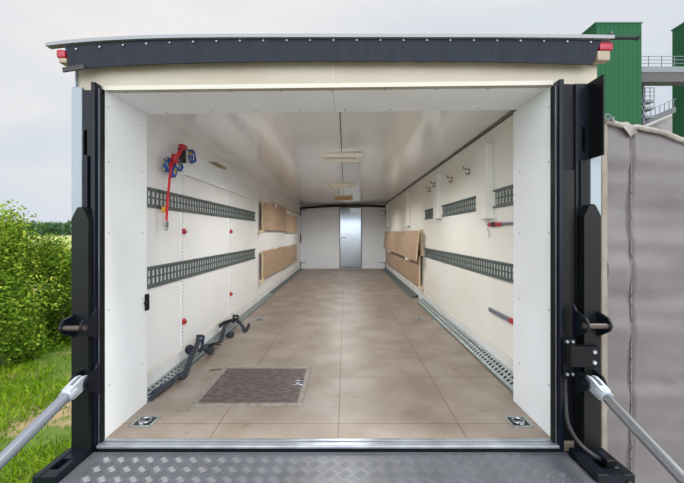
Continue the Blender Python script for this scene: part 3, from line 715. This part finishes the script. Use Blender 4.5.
# plywood fold-down boards, left
def ply_board(side, X, Y0_, Y1_, z0, z1, lab, group, lean=0.0, end_block=True, latches=()):
    t = thing('folding_board', lab, 'plywood board', (X, (Y0_+Y1_)/2, z0), group)
    bm = nb(); th = 0.018
    xi = X+side*th
    prism(bm, [(X-side*lean, z0), (xi-side*lean, z0), (xi, z1), (X, z1)], 'y', Y0_+0.004, Y1_); obj('plywood_panel', bm, m_ply, t)
    bm = nb(); prism(bm, [(X-side*lean, z0), (X+side*0.020-side*lean, z0), (X+side*0.020, z1), (X, z1)], 'y', Y0_-0.002, Y0_+0.004); obj('panel_edge', bm, m_ply_edge, t, label='pale raw edge')
    W_ = (XL+0.001) if side < 0 else (XR-0.001)
    if end_block:
        bm = nb(); box(bm, *sorted((W_, X+side*0.024)), Y0_+0.22, Y0_+0.27, z0+0.02, z1-0.01, 0.002); obj('end_batten', bm, m_ply_edge, t)
        bm = nb(); box(bm, *sorted((W_, X-side*0.012)), Y0_-0.03, Y0_+0.05, z0-0.045, z0-0.005, 0.004); obj('support_block', bm, m_ply_edge, t)
    for fy, zz in latches:
        bm = nb(); yy = Y0_+(Y1_-Y0_)*fy; box(bm, *sorted((X-side*lean*((z1-zz)/(z1-z0))-side*0.022, X+side*0.004)), yy-0.05, yy+0.05, zz-0.025, zz+0.02, 0.004); obj('latch', bm, m_white, t, label='white latch')
gb = 'folded plywood boards along the walls'
XB = -1.195
ply_board(-1, XB, YX(263, XB), YX(286.3, XB), 1.045, 1.465, 'nearer upper plywood board on the left wall', gb, latches=((0.45, 1.47),))
ply_board(-1, XB-0.01, YX(287, XB), YX(297.2, XB), 1.01, 1.40, 'farther upper plywood board on the left wall', gb, end_block=False)
ply_board(-1, XB, YX(263, XB), YX(284, XB), 0.325, 0.735, 'nearer lower plywood board on the left wall', gb, latches=((0.42, 0.75),))
ply_board(-1, XB-0.01, YX(284.4, XB), YX(297.2, XB), 0.30, 0.725, 'farther lower plywood board on the left wall', gb, end_block=False, latches=((0.3, 0.74),))
bm = nb(); box(bm, XL, XL+0.03, 6.2, 9.9, 1.50, 1.53, 0.002); tag(obj('batten', bm, m_ply_edge), 'thin pale batten above the upper boards of the left wall', 'batten')
XG = 1.085
ply_board(1, XG, YX(419, XG), 9.75, 0.225, 0.66, 'lower plywood board on the right wall, partly behind the leaning one', gb)
ply_board(1, XG-0.03, YX(418.5, XG-0.03), 9.60, 0.60, 1.035, 'upper plywood board on the right wall, its lower edge leaning out', gb, lean=0.045, end_block=False, latches=((0.16, 0.585), (0.72, 0.585)))
bm = nb(); box(bm, XG+0.02, XR, YX(419, XG)+0.0, YX(419, XG)+0.05, 0.66, 1.05, 0.002); tag(obj('timber_post', bm, m_ply_edge), 'short pale timber upright behind the near end of the leaning plywood board', 'timber')

# ================================================================== RIGHT WALL
gd = 'white boxed ducts on the right wall'
def duct(Y0_, Y1_, Xa, z0, z1, lab):
    bm = nb(); box(bm, Xa, XR, Y0_, Y1_, z0, z1, 0.003)
    t = thing('wall_duct', lab, 'duct', (XR, (Y0_+Y1_)/2, z0), gd); obj('duct_body', bm, m_wall, t)
    bm = nb(); box(bm, Xa-0.003, XR, Y0_-0.003, Y1_+0.003, z1-0.004, z1+0.004); obj('duct_cap', bm, m_case, t)
duct(2.805, 3.005, 1.078, 1.112, 1.690, 'nearest and widest white boxed duct on the right wall')
duct(4.31, 4.51, 1.088, 1.175, 1.700, 'second white boxed duct on the right wall, between the coat hooks')
duct(6.40, 6.66, 1.085, 1.125, 1.725, 'third white boxed duct on the right wall, above the plywood boards')
duct(9.45, 9.75, 1.085, 1.17, 1.725, 'farthest white boxed duct on the right wall, near the back wall')
hk = thing('coat_hook', 'nearest bronze coat hook on the right wall', 'hook', (XR, 3.357, 1.55), 'coat hooks on the right wall')
Y = 3.357; z = 1.588
bm = nb(); box(bm, XR-0.006, XR, Y-0.010, Y+0.010, z-0.050, z+0.020, 0.003); obj('backplate', bm, m_hook, hk)
bm = nb(); tube(bm, [(XR-0.004, Y, z), (XR-0.035, Y-0.004, z+0.008), (XR-0.062, Y-0.008, z+0.004), (XR-0.070, Y-0.010, z+0.035)], 0.006, 8, 6); obj('upper_prong', bm, m_hook, hk, True)
bm = nb(); tube(bm, [(XR-0.004, Y, z-0.035), (XR-0.022, Y, z-0.052), (XR-0.036, Y, z-0.045), (XR-0.038, Y, z-0.028)], 0.006, 8, 6); obj('lower_prong', bm, m_hook, hk, True)
hk.scale = (0.85, 0.85, 0.85)
dup(hk, (XR, 3.89, 1.552), 'second bronze coat hook on the right wall')
dup(hk, (1.086, 4.40, 1.565), 'bronze coat hook on the second white duct')
dup(hk, (XR, 4.90, 1.565), 'farthest bronze coat hook on the right wall')
# red-grey bars
lb = thing('lashing_lever', 'upper grey steel bar with red grip on the right wall, under the nearest duct', 'lashing bar', (XR, 2.7, 1.05), 'grey and red bars on the right wall')
bm = nb(); box(bm, XR-0.018, XR-0.006, 2.28, 2.90, 1.056, 1.076, 0.003); obj('bar', bm, m_chrome_matt, lb)
bm = nb(); box(bm, XR-0.024, XR-0.002, 2.64, 2.74, 1.051, 1.080, 0.005); obj('grip', bm, m_red, lb, True)
bm = nb(); box(bm, XR-0.024, XR-0.002, 2.81, 2.87, 1.051, 1.080, 0.005); obj('grip', bm, m_red, lb, True)
bm = nb(); box(bm, XR-0.025, XR, 2.75, 2.80, 1.049, 1.082, 0.003); obj('bracket', bm, m_dark, lb)
bm = nb(); tube(bm, [(XR-0.02, 2.86, 1.05), (XR-0.02, 2.875, 1.03), (XR-0.018, 2.85, 0.995), (XR-0.02, 2.86, 0.965)], 0.0025, 6, 5); obj('cord', bm, m_hook, lb)
lb2 = thing('lashing_lever', 'lower grey steel bar with red end on the right wall, under the long rail', 'lashing bar', (XR, 2.6, 0.40), 'grey and red bars on the right wall')
bm = nb(); box(bm, XR-0.022, XR-0.004, 2.30, 2.862, 0.388, 0.418, 0.003); obj('bar', bm, m_chrome_matt, lb2)
bm = nb(); box(bm, XR-0.026, XR-0.0, 2.42, 2.50, 0.386, 0.420, 0.005); obj('grip', bm, m_red, lb2, True)

# ================================================================== CEILING LAMPS
def lamp(Yc, lab, body, wide=0.41, dep=0.30):
    zt = zc(0)-0.001; t = thing('ceiling_lamp', lab, 'ceiling lamp', (-0.035, Yc, zt), 'lamps along the ceiling')
    x0, x1 = -0.035-wide/2, -0.035+wide/2; y0, y1 = Yc-dep/2, Yc+dep/2; h = 0.042; b = 0.055
    bm = nb()
    box(bm, x0, x1, y0, y0+b, zt-h, zt, 0.008); box(bm, x0+0.02, x1-0.02, y1-b, y1, zt-h, zt, 0.008)
    box(bm, x0+0.01, x0+0.045, y0+b, y1-b, zt-h*0.8, zt, 0.004); box(bm, x1-0.06, x1-0.01, y0+b, y1-b, zt-h*0.8, zt, 0.004)
    obj('lamp_housing', bm, body, t, True)
    bm = nb(); box(bm, x0+0.045, x1-0.06, y0+b, y1-b, zt-0.014, zt, 0.002); obj('reflector', bm, M('lamp_reflector', (0.55, 0.53, 0.50), 0.3), t)
    ld = bpy.data.lights.new('fill_spot', 'SPOT'); ld.spot_size = math.radians(168); ld.spot_blend = 0.6; ld.shadow_soft_size = 0.0; ld.energy = FILL_W; ld.color = (1.0, 0.985, 0.96)  # unseen spot added under the unlit lamp to brighten the truck interior
    lo = bpy.data.objects.new('fill_spot', ld); COL.objects.link(lo); lo.location = (-0.035, Yc, zt-0.05)
lamp(3.72, 'nearest cream ceiling lamp with an open rectangular frame', m_cream)
lamp(5.95, 'middle cream ceiling lamp', m_cream)
lamp(8.2, 'farthest ceiling lamp, ochre coloured, near the back wall', m_ochre)

# ================================================================== FLOOR
ht = thing('floor_hatch', 'square maroon hatch with grey metal frame set in the floor', 'hatch', (-0.572, 2.41, 0.0))
hx0, hx1, hy0, hy1 = -0.895, -0.248, 2.104, 2.714; w = 0.032
bm = nb(); box(bm, hx0+w, hx1-w, hy0+w, hy1-w, 0.0005, 0.005); obj('hatch_panel', bm, m_hatch, ht)
bm = nb(); 
for a in ((hx0, hx1, hy0, hy0+w), (hx0, hx1, hy1-w, hy1), (hx0, hx0+w, hy0+w, hy1-w), (hx1-w, hx1, hy0+w, hy1-w)): box(bm, *a, 0.0005, 0.007, 0.001)
obj('hatch_frame', bm, M('hatch_frame_metal', (0.30, 0.285, 0.255), 0.55, 0.3, n_scale=20, col2=(0.21, 0.19, 0.165)), ht)
bm = nb(); cyl(bm, (-0.312, 2.425, 0.005), (-0.312, 2.425, 0.009), 0.034, seg=20); box(bm, -0.350, -0.275, 2.39, 2.46, 0.005, 0.007, 0.001); torus(bm, (-0.312, 2.425, 0.011), 0.022, 0.004, 'z', 18, 6); obj('ring_pull', bm, m_chrome, ht, True)

def lash(x, y, lab, s=1.0, first=[None]):
    if first[0] is None or s != 1.0:
        t = thing('lashing_ring', lab, 'lashing ring', (x, y, 0.0), 'lashing rings sunk in the floor')
        bm = nb(); a = 0.055*s
        for q in ((-a, a, -a, -a+0.010), (-a, a, a-0.010, a), (-a, -a+0.010, -a, a), (a-0.010, a, -a, a)): box(bm, x+q[0], x+q[1], y+q[2], y+q[3], 0.0, 0.005, 0.001)
        obj('rim', bm, m_galv_l, t)
        bm = nb(); box(bm, x-a+0.008, x+a-0.008, y-a+0.008, y+a-0.008, 0.0003, 0.0018); obj('recess', bm, m_dark, t)
        bm = nb(); torus(bm, (x, y, 0.008), 0.028*s, 0.006*s, 'z', 20, 8); obj('ring', bm, m_chrome, t, True)
        bm = nb(); box(bm, x-0.012*s, x+0.012*s, y-0.045*s, y-0.012*s, 0.001, 0.014, 0.003); obj('clamp', bm, m_chrome, t)
        if s == 1.0: first[0] = t
    else: dup(first[0], (x, y, 0.0), lab)
lash(-1.058, 1.935, 'near left lashing ring in the floor, beside the left white casing')
lash(0.917, 1.932, 'near right lashing ring in the floor, beside the right white casing')
lash(-0.99, 4.2, 'far left lashing ring in the floor, right of the black straps', 0.8)
lash(0.87, 4.2, 'far right lashing ring in the floor', 0.8)
# scraps
bm = nb(); box(bm, -0.985, -0.90, 2.655, 2.675, 0.0, 0.004, 0.001, rot=(Matrix.Rotation(math.radians(20), 3, 'Z'), Vector((-0.94, 2.66, 0)))); tag(obj('wood_splinter', bm, m_bark), 'small dark wood splinter on the floor left of the hatch', 'splinter')

# black lashing straps by the left floor rail
def G(px, z, X): # point at height z seen at px on plane X
    return Vector((X, YX(px, X), z))
s1 = thing('lashing_strap', 'nearer black lashing strap with buckle lying against the left floor rail', 'strap', (-1.15, 2.6, 0.0), 'black straps on the floor by the left wall')
bm = nb(); ribbon(bm, [onX(149, 401, -1.165)+Vector((0, 0, 0.002)), (-1.150, 2.26, 0.020), (-1.130, 2.36, 0.028), onX(176, 378, -1.12), onX(183, 378, -1.115), onX(187, 369, -1.115), onX(192, 355, -1.13), onX(197, 345, -1.15), onX(198.5, 339, -1.17)], 0.038, 0.006, (1, 0.25, 0.0)); obj('webbing', bm, m_web, s1)
bm = nb(); ribbon(bm, [onX(150, 399, -1.19), (-1.18, 2.27, 0.024), onX(170, 381, -1.17), onX(180, 373, -1.16)], 0.030, 0.004, (1, 0.2, 0.2)); obj('webbing', bm, m_navy, s1, label='navy webbing tail')
c = onX(200, 341, -1.17)
bm = nb(); R = Matrix.Rotation(math.radians(-25), 3, 'X')
for dx in (-0.022, 0.022): box(bm, c.x+dx-0.003, c.x+dx+0.003, c.y-0.03, c.y+0.03, c.z-0.05, c.z+0.045, 0.002, rot=(R, c))
cyl(bm, c+Vector((-0.03, 0, 0.0)), c+Vector((0.03, 0, 0.0)), 0.013); box(bm, c.x-0.022, c.x+0.022, c.y-0.01, c.y+0.005, c.z+0.028, c.z+0.052, 0.003); obj('ratchet_buckle', bm, m_navy, s1)
c = onX(190, 350, -1.19)
bm = nb(); 
for i, r_ in enumerate((0.018, 0.027, 0.036)): torus(bm, c, r_, 0.0048, 'y', 18, 6)
box(bm, c.x-0.012, c.x+0.012, c.y-0.014, c.y+0.014, c.z-0.012, c.z+0.012, 0.004); obj('webbing_roll', bm, m_web, s1, True)
bm = nb(); ribbon(bm, [onX(199, 349, -1.16), onX(206, 350, -1.13), (-1.10, 2.98, 0.014), (-1.13, 3.12, 0.012)], 0.034, 0.006, (1, 0, 0)); obj('webbing', bm, m_web, s1)
s2 = thing('lashing_strap', 'farther black lashing strap with buckle lying against the left floor rail', 'strap', (-1.12, 3.5, 0.0), 'black straps on the floor by the left wall')
bm = nb(); ribbon(bm, [(-1.16, 3.04, 0.016), onX(214, 344, -1.13)+Vector((0, 0, 0.01)), onX(220, 342, -1.12), onX(223, 333, -1.13), onX(225, 326, -1.15), onX(230, 322, -1.17), onX(235, 318.5, -1.17)], 0.038, 0.006, (1, 0.3, 0)); obj('webbing', bm, m_web, s2)
bm = nb(); ribbon(bm, [onX(219, 326.5, -1.21), onX(226, 322, -1.18), onX(235, 320, -1.16), onX(239, 322, -1.10), onX(243, 327, -1.04), (-1.00, 3.66, 0.012), onX(249.5, 324, -0.98)], 0.036, 0.006, (0.3, 1, 0.3)); obj('webbing', bm, m_web, s2)
c = onX(235.5, 319, -1.16); bm = nb()
for dx in (-0.022, 0.022): box(bm, c.x+dx-0.003, c.x+dx+0.003, c.y-0.03, c.y+0.03, c.z-0.045, c.z+0.045, 0.002, rot=(R, c))
cyl(bm, c+Vector((-0.03, 0, 0.0)), c+Vector((0.03, 0, 0.0)), 0.013); box(bm, c.x-0.022, c.x+0.022, c.y-0.01, c.y+0.005, c.z+0.022, c.z+0.046, 0.003); obj('ratchet_buckle', bm, m_dark, s2)
bm = nb(); c = Vector((-1.10, 3.50, 0.03)); box(bm, c.x-0.03, c.x+0.03, c.y-0.04, c.y+0.04, 0.006, 0.05, 0.008); obj('strap_pad', bm, m_web, s2, True)
bm = nb(); ribbon(bm, [(-1.19, 2.97, 0.03), (-1.17, 3.05, 0.06), (-1.13, 3.12, 0.055), (-1.10, 3.20, 0.02)], 0.03, 0.005, (1, 0.2, 0)); tag(obj('loose_webbing', bm, m_web), 'small loose black webbing loop between the two black straps', 'webbing')

# ================================================================== TARPAULIN ON THE RIGHT
YT = 2.35
tp = thing('tarpaulin_cover', 'grey-beige tarpaulin cover standing right of the truck', 'tarpaulin', (2.6, YT, GZ))
def top_px(px):
    P = [(600, 119), (609, 122), (626, 126), (643, 127.7), (661, 132), (684, 140.7), (720, 152), (900, 175)]
    for (a, ya), (b, yb) in zip(P, P[1:]):
        if px <= b: return ya+(yb-ya)*(px-a)/(b-a)
    return 175
bm = nb(); cols = []; NX, NZ = 150, 110
x0t, x1t = XA(606, YT), 4.2
for i in range(NX+1):
    t = i/NX; x = x0t+(x1t-x0t)*t**1.25; px = CX+x*F/YT; zt = ZA(top_px(px), YT)
    colv = [(x, YT+1.4, zt-0.10), (x, YT+0.6, zt+0.0), (x, YT+0.10, zt), (x, YT+0.04, zt)]
    for k in range(NZ+1):
        u = (k/NZ)**1.3; z = zt+(GZ-zt)*u
        sag = 0.5*math.exp(-(z-zt+0.12)**2/0.02)+0.5*math.exp(-(z-zt+0.42)**2/0.05)*0.6
        d = 0.026*noise.noise(Vector((x*1.1, z*3.2, 1.7)))*min(1, (zt-z)*8+0.2) + 0.014*noise.noise(Vector((x*1.6+z*0.8, z*9, 4.0))) - 0.020*sag
        d += 0.018*math.exp(-((px-631)/2.2)**2) - 0.006*math.exp(-((px-634.5)/2.0)**2)
        ridge = ZA(384, YT)
        if px > 633: d += 0.008*math.exp(-((z-ridge+0.01*math.sin(x*5))/0.010)**2)
        colv.append((x, YT+d, z))
    cols.append([bm.verts.new(c) for c in colv])
for a, b in zip(cols, cols[1:]):
    for k in range(len(a)-1): bm.faces.new((a[k], a[k+1], b[k+1], b[k]))
left = cols[0]; lv = [bm.verts.new((v.co.x, YT+1.4, v.co.z)) for v in left]
for k in range(3, len(left)-1): bm.faces.new((left[k+1], left[k], lv[k], lv[k+1]))
bmesh.ops.recalc_face_normals(bm, faces=bm.faces)
obj('tarpaulin_sheet', bm, m_tarp, tp, True)
bm = nb(); hp = []
for i in range(50):
    px = 604+i*4; hp.append((XA(px, YT-0.01), YT-0.022+0.008*noise.noise(Vector((px*0.2, 0, 0))), ZA(top_px(px), YT)-0.010+0.008*noise.noise(Vector((px*0.15, 3, 0)))))
tube(bm, hp, 0.017, 8, 3); obj('top_hem', bm, m_tarp_l, tp, True, label='paler rolled hem')
bm = nb(); ribbon(bm, [(XA(620, YT), YT+0.03, ZA(124, YT)), (XA(621, YT), YT-0.03, ZA(126, YT)), (XA(625, YT), YT-0.04, ZA(131, YT)), (XA(629, YT), YT-0.03, ZA(135, YT)), (XA(631, YT), YT-0.01, ZA(131, YT)), (XA(634, YT), YT+0.02, ZA(127.5, YT))], 0.045, 0.005, (1, 0, 0.9)); obj('tie_strap', bm, m_tarp_l, tp)
bm = nb(); sp_ = []
for i in range(40):
    py = 138+i*9; sp_.append((XA(631, YT)+0.003*noise.noise(Vector((py*0.1, 0, 5))), YT-0.004+0.004*noise.noise(Vector((py*0.13, 2, 5))), ZA(py, YT)))
sp_ = [p for p in sp_ if p[2] > GZ+0.02]
tube(bm, sp_, 0.0042, 6, 2); obj('seam_cord', bm, m_seam, tp, True)
bm = nb(); box(bm, XA(600, YT), XA(605.5, YT), YT-0.02, YT+0.05, GZ, ZA(121, YT), 0.003); obj('corner_post', bm, m_beige, tp)
bm = nb(); torus(bm, (XA(607.5, YT-0.05), YT-0.05, ZA(117, YT-0.05)), 0.017, 0.006, 'y', 16, 6); box(bm, XA(606, YT), XA(609, YT), YT-0.05, YT, ZA(123, YT), ZA(119, YT)); obj('ring', bm, m_galv, tp, True)

# ================================================================== FAR BUILDINGS
t1 = thing('green_tower', 'tall green sheet-clad silo tower behind the right roof corner', 'tower', (30, 42, GZ), 'green silo towers')
bm = nb(); box(bm, 27.5, 32.5, 40, 45, GZ, ZA(23.3, 40)); obj('cladding', bm, m_green, t1)
bm = nb(); zt = ZA(23.3, 40); 
box(bm, 27.4, 32.6, 39.92, 45.1, zt, zt+0.12); obj('roof_edge', bm, M('dark_green_edge', (0.035, 0.10, 0.06), 0.5), t1)
bm = nb(); box(bm, 28.9, 29.2, 39.7, 40, ZA(34.5, 40), ZA(33, 40)); obj('wall_fitting', bm, m_conc, t1)
t2 = thing('green_tower', 'second green silo tower at the right edge, at the end of the walkway', 'tower', (44, 45, GZ), 'green silo towers')
bm = nb(); box(bm, 41.6, 47, 44, 46.4, GZ, 26.7); obj('cladding', bm, m_green, t2)
bm = nb(); box(bm, 41.5, 47.1, 43.9, 46.5, 26.7, 26.85); obj('roof_edge', bm, M('dark_green_edge', (0.035, 0.10, 0.06), 0.5), t2)
wk = thing('high_walkway', 'grey high-level walkway with railings between the two green towers', 'walkway', (38, 41.6, ZA(81, 41)))
Yw = 41.0
bm = nb(); box(bm, 32.62, 46, Yw, Yw+1.3, ZA(72, Yw), ZA(66.5, Yw)); obj('deck', bm, m_railm, wk)
bm = nb(); box(bm, 32.62, 46, Yw+0.05, Yw+1.25, ZA(81.5, Yw), ZA(72, Yw)); obj('deck_beam', bm, M('dark_truss', (0.055, 0.057, 0.055), 0.7), wk)
bm = nb()
for x in [32.65+i*1.45 for i in range(10)]: box(bm, x, x+0.06, Yw, Yw+0.06, ZA(66.5, Yw), ZA(56, Yw))
for py in (56, 59.5, 63): box(bm, 32.62, 46, Yw, Yw+0.06, ZA(py, Yw)-0.05, ZA(py, Yw))
obj('railing', bm, m_railm, wk)
st = thing('stair_landing', 'grey steel stair landings beside the big green tower', 'stairs', (XA(649, 42), 42.5, GZ))
Ys = 42.1
bm = nb(); box(bm, XA(643, Ys), XA(644.6, Ys), Ys, Ys+0.2, GZ, ZA(83.5, Ys)); obj('mast', bm, m_conc, st)
for py in (99.5, 106.5, 115):
    bm = nb(); box(bm, XA(642, Ys), XA(654.5, Ys), Ys, Ys+0.92, ZA(py+2.6, Ys), ZA(py, Ys)); obj('landing', bm, m_railm, st)
for py in (99.5, 106.5):
    bm = nb()
    for px in (645, 650, 654.2): box(bm, XA(px, Ys), XA(px+0.5, Ys), Ys, Ys+0.06, ZA(py, Ys), ZA(py-12 if py < 100 else py-5, Ys))
    if py < 100:
        for q in (87.5, 91.5, 95.5): box(bm, XA(644.5, Ys), XA(654.7, Ys), Ys, Ys+0.06, ZA(q+0.5, Ys), ZA(q, Ys))
    obj('railing', bm, m_railm, st)
cv = thing('conveyor', 'sloping grey conveyor rising towards the second green tower', 'conveyor', (XA(660, 43), 43, ZA(120, 43)))
Yc = 43.0
bm = nb(); prism(bm, [(XA(642, Yc), ZA(126, Yc)), (XA(676, Yc), ZA(112, Yc)), (XA(676, Yc), ZA(106.5, Yc)), (XA(642, Yc), ZA(120.5, Yc))], 'y', Yc, Yc+1); obj('conveyor_body', bm, m_conc, cv)
bm = nb()
for i in range(7):
    px = 646+i*4.6; py = 120.5-(px-642)*14/34; box(bm, XA(px, Yc), XA(px+0.5, Yc), Yc, Yc+0.06, ZA(py, Yc), ZA(py-8, Yc))
prism(bm, [(XA(644, Yc), ZA(112.5, Yc)), (XA(676, Yc), ZA(98.8, Yc)), (XA(676, Yc), ZA(98.2, Yc)), (XA(644, Yc), ZA(111.9, Yc))], 'y', Yc, Yc+0.06)
obj('railing', bm, m_railm, cv)
bn = thing('barn', 'pale sheet barn roof seen between the two green towers', 'barn', (40, 55, GZ))
Yb = 52.0
bm = nb(); prism(bm, [(XA(640, Yb), GZ), (XA(700, Yb), GZ), (XA(700, Yb), ZA(103, Yb)), (XA(640, Yb), ZA(131, Yb))], 'y', Yb, Yb+8); obj('barn_wall', bm, m_barn, bn)
bm = nb(); prism(bm, [(XA(639, Yb), ZA(131.5, Yb)), (XA(701, Yb), ZA(103.5, Yb)), (XA(701, Yb), ZA(102, Yb)), (XA(639, Yb), ZA(130, Yb))], 'y', Yb-0.2, Yb+8.2); obj('barn_roof', bm, m_barn, bn)

# ================================================================== VEGETATION
def from_py(name, verts, faces, mat, vary, parent=None, loc=None):
    me = bpy.data.meshes.new(name); me.from_pydata(verts, [], faces); me.materials.append(mat)
    at = me.attributes.new('vary', 'FLOAT', 'FACE'); at.data.foreach_set('value', vary)
    o = bpy.data.objects.new(name, me); COL.objects.link(o)
    if parent: o.parent = parent
    elif loc: o.location = loc
    return o
def foliage(rnd, nl, rx, ry, h, leaf, sprigs=26, low=0.0):
    verts = []; faces = []; vary = []
    # several clump centres filling the outline of the shrub
    cl = []
    for i in range(46):
        a = rnd.random()*2*math.pi; u = rnd.random()**0.5; z = low+(h-low)*(0.06+0.86*rnd.random())
        k = math.sqrt(max(0.05, 1-((z-h*0.36)/(h*0.68))**2))
        cl.append((rx*u*k*math.cos(a)*0.85, ry*u*k*math.sin(a)*0.85, z, 0.16+0.16*rnd.random(), rnd.random()))
    pts = []
    for i in range(nl):
        c = cl[int(rnd.random()*len(cl))]
        v = Vector((rnd.gauss(0, 1), rnd.gauss(0, 1), rnd.gauss(0, 1))).normalized()*(rnd.random()**0.4)
        s = c[3]*1.5*h/2.4
        pts.append((Vector((c[0]+v.x*s, c[1]+v.y*s, max(0.02, c[2]+v.z*s))), c[4]*0.5))
    for i in range(sprigs):     # shoots standing out at the top
        c = cl[int(rnd.random()*len(cl))]; d = Vector((rnd.gauss(0, 0.25), rnd.gauss(0, 0.25), 1)).normalized()
        b = Vector((c[0], c[1], max(c[2], h*0.6))); ln = h*(0.18+0.16*rnd.random())
        for k in range(26):
            pts.append((b+d*ln*k/26+Vector((rnd.gauss(0, 0.022), rnd.gauss(0, 0.022), 0)), 0.45+0.4*rnd.random()))
    for p, cv_ in pts:
        d = Vector((rnd.gauss(0, 1), rnd.gauss(0, 1), rnd.gauss(0.35, 0.7))).normalized()
        s = d.cross(Vector((rnd.gauss(0, 1), rnd.gauss(0, 1), rnd.gauss(0, 1)))).normalized()
        n_ = d.cross(s); L_ = leaf*(0.7+0.6*rnd.random()); b = len(verts)
        verts += [p, p+d*L_*0.5+s*L_*0.24+n_*L_*0.06, p+d*L_, p+d*L_*0.5-s*L_*0.24+n_*L_*0.06]
        faces += [(b, b+1, b+2), (b, b+2, b+3)]
        vv = min(1, max(0, cv_+rnd.gauss(0.16, 0.20))); vary += [vv, vv]
    return verts, faces, vary
def stems(rnd, n_, r, h, rad):
    bm = nb()
    for i in range(n_):
        a = rnd.random()*2*math.pi; x, y = r*0.2*math.cos(a), r*0.2*math.sin(a)
        tube(bm, [(x, y, 0), (x*2, y*2, h*0.25), (x*2.6, y*2.6, h*0.5)], rad, 5, 3)
    return bm
def shrub(x, y, rx, ry, h, nl, lab, seed):
    rnd = random.Random(seed); t = thing('shrub', lab, 'shrub', (x, y, GZ), 'shrubs left of the truck')
    v, f, va = foliage(rnd, nl, rx, ry, h, 0.068)
    from_py('foliage', v, f, m_leaf, va, t)
    bm = stems(rnd, 7, rx, h, 0.012); me_o = bpy.data.meshes.new('stem'); bm.to_mesh(me_o); bm.free(); me_o.materials.append(m_bark)
    o = bpy.data.objects.new('stem', me_o); COL.objects.link(o); o.parent = t
    return t
shrub(-5.95, 5.75, 1.15, 1.0, 2.42, 17000, 'tall leafy green shrub at the left edge of the view', 3)
shrub(-5.75, 6.95, 0.95, 0.85, 1.95, 13000, 'lower leafy green shrub between the tall shrub and the truck', 4)
shrub(-6.5, 4.3, 1.15, 0.9, 2.3, 12000, 'leafy shrub outside the left edge, nearer than the tall shrub', 5)
shrub(-6.9, 7.9, 1.1, 1.0, 1.9, 9000, 'leafy shrub behind the lower shrub', 6)

# grass: countless blades
rnd = random.Random(11); v = []; f = []; va = []
for i in range(80000):
    x = -1.5-5.5*rnd.random(); y = 2.3+7.5*rnd.random()**1.2
    if abs(x) > 0.95*y+1.2: continue
    nn = noise.noise(Vector((x*1.1, y*1.1, 3)))
    if nn < -0.18 and rnd.random() < 0.8: continue
    h = (0.04+0.085*rnd.random())*(1+0.5*nn); a = rnd.random()*2*math.pi; w = 0.004+0.003*rnd.random()
    lean = Vector((rnd.gauss(0, 0.45), rnd.gauss(0, 0.45), 1))*h; s = Vector((math.cos(a), math.sin(a), 0))*w
    near = math.exp(-((x+3)**2+(y-5)**2)/200); z = GZ+0.05*near*(noise.noise(Vector((x*0.8, y*0.8, 0)))-0.3)-0.01
    p = Vector((x, y, z)); b = len(v)
    v += [p-s, p+s, p+lean*0.55+s*0.7, p+lean*0.55-s*0.7, p+lean+Vector((lean.x, lean.y, 0))*0.4]
    f += [(b, b+1, b+2, b+3), (b+3, b+2, b+4)]
    q = min(1, max(0, 0.38+0.45*nn*1.2+rnd.gauss(0, 0.2))); va += [q, q]
gr = from_py('grass', v, f, m_grass, va); tag(gr, 'bright green grass growing left of the truck', 'grass', kind='stuff')

# far trees
rnd = random.Random(21)
def tree(x, y, h, w, lab):
    t = thing('tree', lab, 'tree', (x, y, GZ), 'trees along the horizon')
    v, f, va = foliage(rnd, 1500, w, w, h, 1.15, 0, h*0.02)
    v2, f2, va2 = [], [], []
    from_py('crown', v, f, m_tree, va, t)
    bm = nb(); tube(bm, [(0, 0, 0), (0, 0, h*0.5)], 0.25, 6, 2); me = bpy.data.meshes.new('trunk'); bm.to_mesh(me); bm.free(); me.materials.append(m_bark)
    o = bpy.data.objects.new('trunk', me); COL.objects.link(o); o.parent = t
names = ['far tree on the horizon just right of the tall shrub', 'far tree on the horizon, second from the tall shrub', 'far tree on the horizon, halfway between shrub and truck', 'far rounded tree on the horizon, second from the truck', 'far tree on the horizon right beside the truck']
for i in range(5):
    px = 42+i*7; Y = 245+rnd.random()*12
    tree(XA(px, Y), Y, 8.2+rnd.random()*1.6, 4.2+rnd.random(), names[i])
for i in range(5):
    px = 36-i*8; Y = 250+rnd.random()*12
    tree(XA(px, Y), Y, 8.2+rnd.random()*1.5, 4.8, 'far tree on the horizon, hidden behind the tall shrub')
